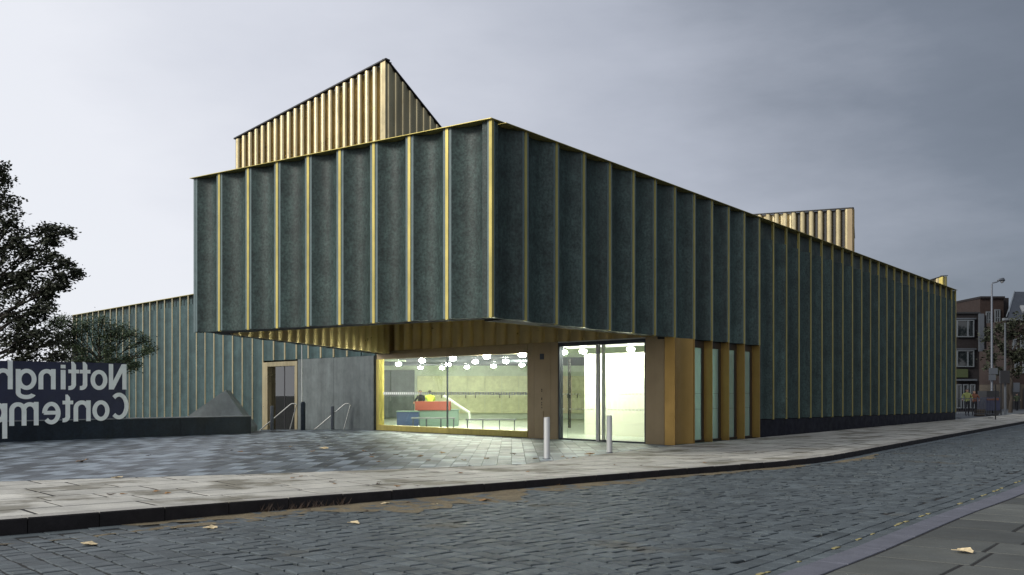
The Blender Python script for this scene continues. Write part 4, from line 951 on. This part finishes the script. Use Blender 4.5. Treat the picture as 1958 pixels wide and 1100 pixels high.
for (xx, yy) in ((1938, 596), (1956, 590)):
    Yq = Y3+1.1; p = px(xx, Yq, yy); b = MB(); t_ = (zz(558, Y3+4)-zz(608, Y3))/4.2
    b.add([(p.x-0.35, Yq-0.62, p.z-0.62*t_+0.1), (p.x+0.30, Yq-0.62, p.z-0.62*t_+0.1), (p.x+0.55, Yq+0.35, p.z+0.35*t_+0.1), (p.x-0.1, Yq+0.35, p.z+0.35*t_+0.1), (p.x-0.35, Yq-0.5, p.z-0.72*t_-0.1), (p.x+0.3, Yq-0.5, p.z-0.72*t_-0.1), (p.x+0.55, Yq+0.5, p.z+0.3*t_-0.1), (p.x-0.1, Yq+0.5, p.z+0.3*t_-0.1)], [(0, 1, 2, 3), (0, 4, 5, 1), (1, 5, 6, 2), (2, 6, 7, 3), (3, 7, 4, 0)]); b.obj('skylight', 'coping', rof)
b = MB(); b.box(px(1924, Y3), px(2080, Y3), Y3-0.15, Y3+11.9, -0.1, zz(735, Y3)-0.01); b.obj('stone_base', 'stone', sr)
for (a, c, top) in ((1928, 1948, 741), (1954, 1974, 739)):
    b = MB(); X0, X1 = px(a, Y3), px(c, Y3); pts = [(X0, 0.0), (X1, 0.0)]; zt_ = zz(top+9, Y3)
    for i in range(9): q = math.pi*i/8; pts.append(((X0+X1)/2+(X1-X0)/2*math.cos(q), zt_+0.45*math.sin(q)))
    n = len(pts); b.add([(x_, Y3-0.25, z_) for x_, z_ in pts]+[(x_, Y3-0.16, z_) for x_, z_ in pts], [tuple(range(n)), tuple(range(n, 2*n))[::-1]]+[(i, (i+1) % n, n+(i+1) % n, n+i) for i in range(n)])
    ar = b.obj('archway', 'black', sr)
    b = MB(); b.box(X0+0.35, X0+0.95, Y3-0.28, Y3-0.26, 1.6, 2.5) if a < 1950 else b.box(X0+0.2, X0+0.5, Y3-0.28, Y3-0.26, 1.4, 2.0); b.obj('notice', 'greyp', ar)
for (a, c, e1, f) in ((1936, 1944, 648, 668), (1951, 1959, 640, 668), (1940, 1948, 690, 712), (1955, 1963, 690, 714)): bwindow(sr, Y3-0.08, a, c, e1, f, (0.5,), th=0.1)
# street lamp, pole with signs, second pole
Yl = 70
t = thing('street_lamp', 'tall grey street lamp with a curved arm reaching right at the far street corner', 'street lamp', (px(1896.5, Yl), Yl, 0))
X = px(1896.5, Yl); b = MB(); b.tube([(X, Yl, 0), (X, Yl, 1.3), (X, Yl, 1.35), (X, Yl, zz(545, Yl)), (X+0.06, Yl, zz(541.5, Yl)), (X+0.4, Yl, zz(539, Yl)), (px(1911, Yl), Yl, zz(536.5, Yl))], [0.12, 0.12, 0.085, 0.06, 0.05, 0.04, 0.035], 10); b.obj('column', 'pole', t, smooth=True)
hx, hz = px(1910, Yl), zz(537, Yl); b = MB(); b.tube([(hx-0.1, Yl, hz), (hx+0.05, Yl, hz+0.05), (hx+0.3, Yl, hz+0.08), (px(1921, Yl), Yl, hz+0.0)], [0.05, 0.1, 0.13, 0.06], 10); hd = b.obj('lamp_head', 'pole', t, smooth=True)
b = MB(); b.tube([(hx+0.12, Yl, hz-0.05), (hx+0.2, Yl, hz-0.10), (hx+0.33, Yl, hz-0.05)], [0.05, 0.09, 0.05], 8); b.obj('lens', 'coping', hd)
b = MB(); b.box(px(1889, Yl), px(1906, Yl), Yl-0.16, Yl-0.12, zz(716, Yl), zz(704, Yl)); b.obj('sign_plate', 'greyp', t)
b = MB(); b.box(px(1889, Yl), px(1902, Yl), Yl-0.16, Yl-0.12, zz(727.5, Yl), zz(717, Yl)); b.obj('sign_plate', 'greyp', t)
Ys = 72
t = thing('signal_pole', 'slim grey pole with a dark signal box, right of the street lamp', 'pole', (px(1922, Ys), Ys, 0)); X = px(1922, Ys)
b = MB(); b.tube([(X, Ys, 0), (X, Ys, zz(618, Ys))], [0.09, 0.06], 10); b.obj('column', 'greyp', t)
b = MB(); b.box(px(1909, Ys), px(1927, Ys), Ys-0.3, Ys-0.1, zz(733, Ys), zz(709, Ys)); b.obj('signal_box', 'black', t)
t = thing('sign_post', 'short dark post carrying a small pale plate under the signal box', 'sign post', (px(1914, 71), 71, 0)); X = px(1914, 71)
b = MB(); b.tube([(X, 71, 0), (X, 71, zz(733, 71))], 0.05, 8); b.obj('post', 'black', t)
# trees of the far street
cl = []
for a in [(1890, 640, .7, .7), (1905, 660, .9, .8), (1890, 690, .8, .8), (1925, 640, .7, .6), (1935, 620, .5, .5), (1950, 640, .9, .8), (1965, 620, .9, .9), (1930, 680, .9, .7), (1955, 685, .9, .7), (1975, 680, 1.2, 1.2), (1905, 710, .6, .5), (1940, 712, .7, .4), (1915, 625, .4, .4)]: CLP(a[0], a[1], a[2], a[3], 0.8, 80)
tree('dark leafy street tree in front of the slate roofed brick house', (px(1932, 80), 80, -0.05), (px(1932, 80), 80, 4.2), cl, 1.3, 'leafA', 21, 150, trunk_r=0.16, leafsize=0.24)
# road works group
Yw = 68
person('person', 'worker in a yellow high visibility jacket and dark trousers behind the barrier', (px(1849, Yw), Yw, 0.0), 3.0, 1.85, 'hivis', 'cloth')
person('person', 'person in an orange jacket just right of the yellow jacketed worker', (px(1863, Yw+1), Yw+1, 0), 2.7, 1.75, 'orange', 'cloth')
person('person', 'person in a green jacket far off by the arched stone doorway', (px(1944, 88), 88, -0.02), 3.1, 1.55, 'signgreen', 'cloth')
vx0, vx1 = px(1880, Yw+1), px(1907, Yw+1)
t = thing('site_trolley', 'dark box shaped road works machine with an orange band behind the barrier', 'machine', ((vx0+vx1)/2, Yw+1, 0))
b = MB(); b.box(vx0, vx1, Yw+0.6, Yw+2.0, 0.35, 1.25); b.obj('body', 'navy', t)
b = MB(); b.box(vx0+0.06, vx1-0.04, Yw+0.65, Yw+1.95, 1.27, 1.68); b.obj('hood', 'black', t)
b = MB(); b.box(vx0+0.05, vx1-0.1, Yw+0.57, Yw+0.59, 1.05, 1.2); b.obj('stripe', 'orange', t)
for xx in (vx0+0.25, vx1-0.25):
    b = MB(); b.tube([(xx, Yw+0.65, 0.28), (xx, Yw+0.9, 0.28)], 0.28, 14); b.obj('wheel', 'black', t)
    b = MB(); b.tube([(xx, Yw+1.7, 0.28), (xx, Yw+1.95, 0.28)], 0.28, 14); b.obj('wheel', 'black', t)
t = thing('cone_crate', 'small tan crate on the ground between the workers and the dark machine', 'crate', (px(1868, Yw), Yw-0.2, 0))
x0, x1 = px(1861, Yw), px(1877, Yw)
for i in range(3): b = MB(); b.box(x0, x1, Yw-0.5, Yw-0.46, 0.06+i*0.14, 0.16+i*0.14); b.obj('slat', 'stone', t)
b = MB(); b.box(x0+0.01, x1-0.01, Yw-0.455, Yw-0.05, 0.0, 0.45); b.obj('crate_body', 'brick', t)
Yb = 62.5
t = thing('crowd_barrier', 'low grey metal barrier across the far end of the pavement', 'barrier', (px(1865, Yb), Yb, 0))
x0, x1 = px(1824, Yb), px(1904, Yb)
b = MB(); b.tube([(x0, Yb, 0.05), (x0, Yb, 1.1), (x0+0.12, Yb, 1.2), (x1-0.12, Yb, 1.2), (x1, Yb, 1.1), (x1, Yb, 0.05)], 0.022, 8); b.obj('frame', 'pole', t)
b = MB(); b.tube([(x0, Yb, 0.25), (x1, Yb, 0.25)], 0.018, 8); b.obj('bottom_rail', 'pole', t)
for i in range(1, 18):
    xx = x0+(x1-x0)*i/18; b = MB(); b.tube([(xx, Yb, 0.26), (xx, Yb, 1.19)], 0.009, 5); b.obj('bar', 'pole', t)
for xx in (x0+0.3, x1-0.3): b = MB(); b.box(xx-0.03, xx+0.03, Yb-0.3, Yb+0.3, 0.0, 0.04); b.obj('foot', 'pole', t)
t = thing('marker_post', 'tall thin dark post at the right end of the metal barrier', 'post', (px(1903.5, 59), 59, 0)); X = px(1903.5, 59)
b = MB(); b.tube([(X, 59, 0), (X, 59, zz(735, 59))], 0.035, 8); b.obj('post', 'black', t)

# ------------------------------------------------------------------ fallen leaves
def leafmesh(seed, m):
    r = random.Random(seed); b = MB(); n = 11; top = []
    for i in range(n):
        q = 2*math.pi*i/n; rr = 0.5*(1+0.35*math.cos(5*q))*r.uniform(0.75, 1.1); top.append((rr*math.cos(q)*1.2, rr*math.sin(q), 0.10+0.16*abs(math.sin(q*1.0+seed))*r.uniform(0.5, 1.3)))
    b.add([(0, 0, 0.06)]+top+[(x_, y_, z_-0.04) for x_, y_, z_ in top], [(0, 1+i, 1+(i+1) % n) for i in range(n)]+[(1+i, 1+n+i, 1+n+(i+1) % n, 1+(i+1) % n) for i in range(n)])
    return b.mesh('fallen_leaf', m)
LM = {m: [leafmesh(i*3+k, m) for i in range(3)] for k, m in enumerate(('dry', 'drypale', 'drydark'))}
LEAFS = {}
def leaf(x, y, m, size, label=None, zb=0.0, key=None):
    rr = R.random(); g0 = zb
    Y = (1.6-g0)*1941/(y-750); X = px(x, Y)
    o = link('fallen_leaf', R.choice(LM[m])); o.location = (X, Y, g0+0.004); o.rotation_euler = (R.uniform(-.15, .15), R.uniform(-.15, .15), rr*6.28); o.scale = (size*0.72, size*0.72, size*0.6)
    T(o, label or 'leaf', 'leaf', 'fallen leaves on the ground')
    if key: LEAFS.setdefault(key, []).append((x, y, o, m))
for (x, y) in [(443, 862), (460, 865), (489, 848), (284, 872), (558, 860), (609, 853), (556, 855), (598, 864), (697, 864), (711, 870), (725, 884), (712, 875), (757, 871), (766, 874), (803, 874), (805, 873), (820, 881), (886, 881), (847, 867), (981, 869), (497, 870), (660, 868), (930, 878), (870, 876)]:
    leaf(x, y, R.choice(['dry', 'dry', 'drydark']), R.uniform(0.13, 0.2), key='on the plaza paving')
for (x, y) in [(898, 892), (1023, 878), (1076, 874), (1084, 877), (1098, 876), (1127, 872), (1176, 890), (1225, 891), (1348, 886), (1445, 867), (575, 912), (635, 922), (640, 926), (560, 915), (724, 923), (723, 927), (300, 941), (212, 947), (235, 946), (320, 945), (760, 931), (800, 930), (880, 906), (1010, 903)]:
    leaf(x, y, R.choice(['dry', 'dry', 'drydark']), R.uniform(0.09, 0.15), key='on the pale pavement slabs')
leaf(157, 884, 'dry', 0.34, 'broad flat tan leaf lying alone on the left of the plaza'); leaf(620, 859, 'drypale', 0.30, 'palest leaf among those on the middle of the plaza')
leaf(1129, 870, 'dry', 0.28, 'upright curled brown leaf between the two front bollards')
leaf(226, 915, 'drypale', 0.24, 'pale leaf on the line where plaza and pavement meet at the left')
rz_ = -0.17
leaf(677, 1002, 'drypale', 0.19, 'bright cream leaf alone on the road setts below the silt', rz_); leaf(736, 965, 'drypale', 0.18, 'pale curled leaf on the silt left of the middle', rz_); leaf(832, 966, 'drypale', 0.14, 'pale curled leaf on the silt at its lower edge', rz_)
leaf(927, 959, 'dry', 0.22, 'orange brown curled leaf at the right end of the silt', -0.15); leaf(1067, 928, 'dry', 0.11, 'small orange leaf on the road close under the kerb', -0.13)
leaf(404, 1012, 'drypale', 0.22, 'pale leaf on the road setts near the left kerb, right of a smaller one', -0.19); leaf(332, 1012, 'drypale', 0.11, 'small pale leaf on the road setts near the left kerb', -0.19); leaf(173, 1044, 'drypale', 0.24, 'yellowish leaf on the road setts in the lower left corner', -0.2)
leaf(1843, 1057, 'drypale', 0.24, 'tan leaf lying on the dark near pavement at the lower right')
for (x, y) in [(545, 988), (640, 985), (590, 975), (700, 978), (780, 962), (860, 960), (1530, 892), (1560, 890), (815, 985), (905, 968)]: leaf(x, y, 'drydark', R.uniform(.06, .1), None, -0.16, 'in the gutter silt')
ORD = 'leftmost,second,third,fourth,fifth,sixth,seventh,eighth,ninth,tenth,eleventh,twelfth,thirteenth,fourteenth,fifteenth,sixteenth,seventeenth,eighteenth,nineteenth,twentieth'.split(',')
for key, lst in LEAFS.items():
    for colr, nm in (('dry', 'brown'), ('drydark', 'dark')):
        sub = sorted([q for q in lst if q[3] == colr], key=lambda q: q[0])
        for i, q in enumerate(sub): q[2]['label'] = 'leftmost of the small %s leaves %s' % (nm, key) if i == 0 else '%s from the left of the small %s leaves %s' % (ORD[i], nm, key)
wd = MB(); r = random.Random(2)
for i in range(90):
    p = K1.off(sA+1.1+r.random()*1.5, -0.02-0.05*r.random()); h = r.uniform(0.05, 0.16); a = r.uniform(0, 6.28); q = Vector((math.cos(a)*0.1, math.sin(a)*0.1, 0)); zg = road_z(p.x, p.y)
    wd.add([(p.x, p.y, zg), (p.x+0.012, p.y, zg), (p.x+q.x, p.y+q.y, zg+h)], [(0, 1, 2)])
o = wd.obj('weeds', 'drydark', fix=False); o['kind'] = 'stuff'; o['label'] = 'tuft of withered weeds growing at the foot of the kerb'
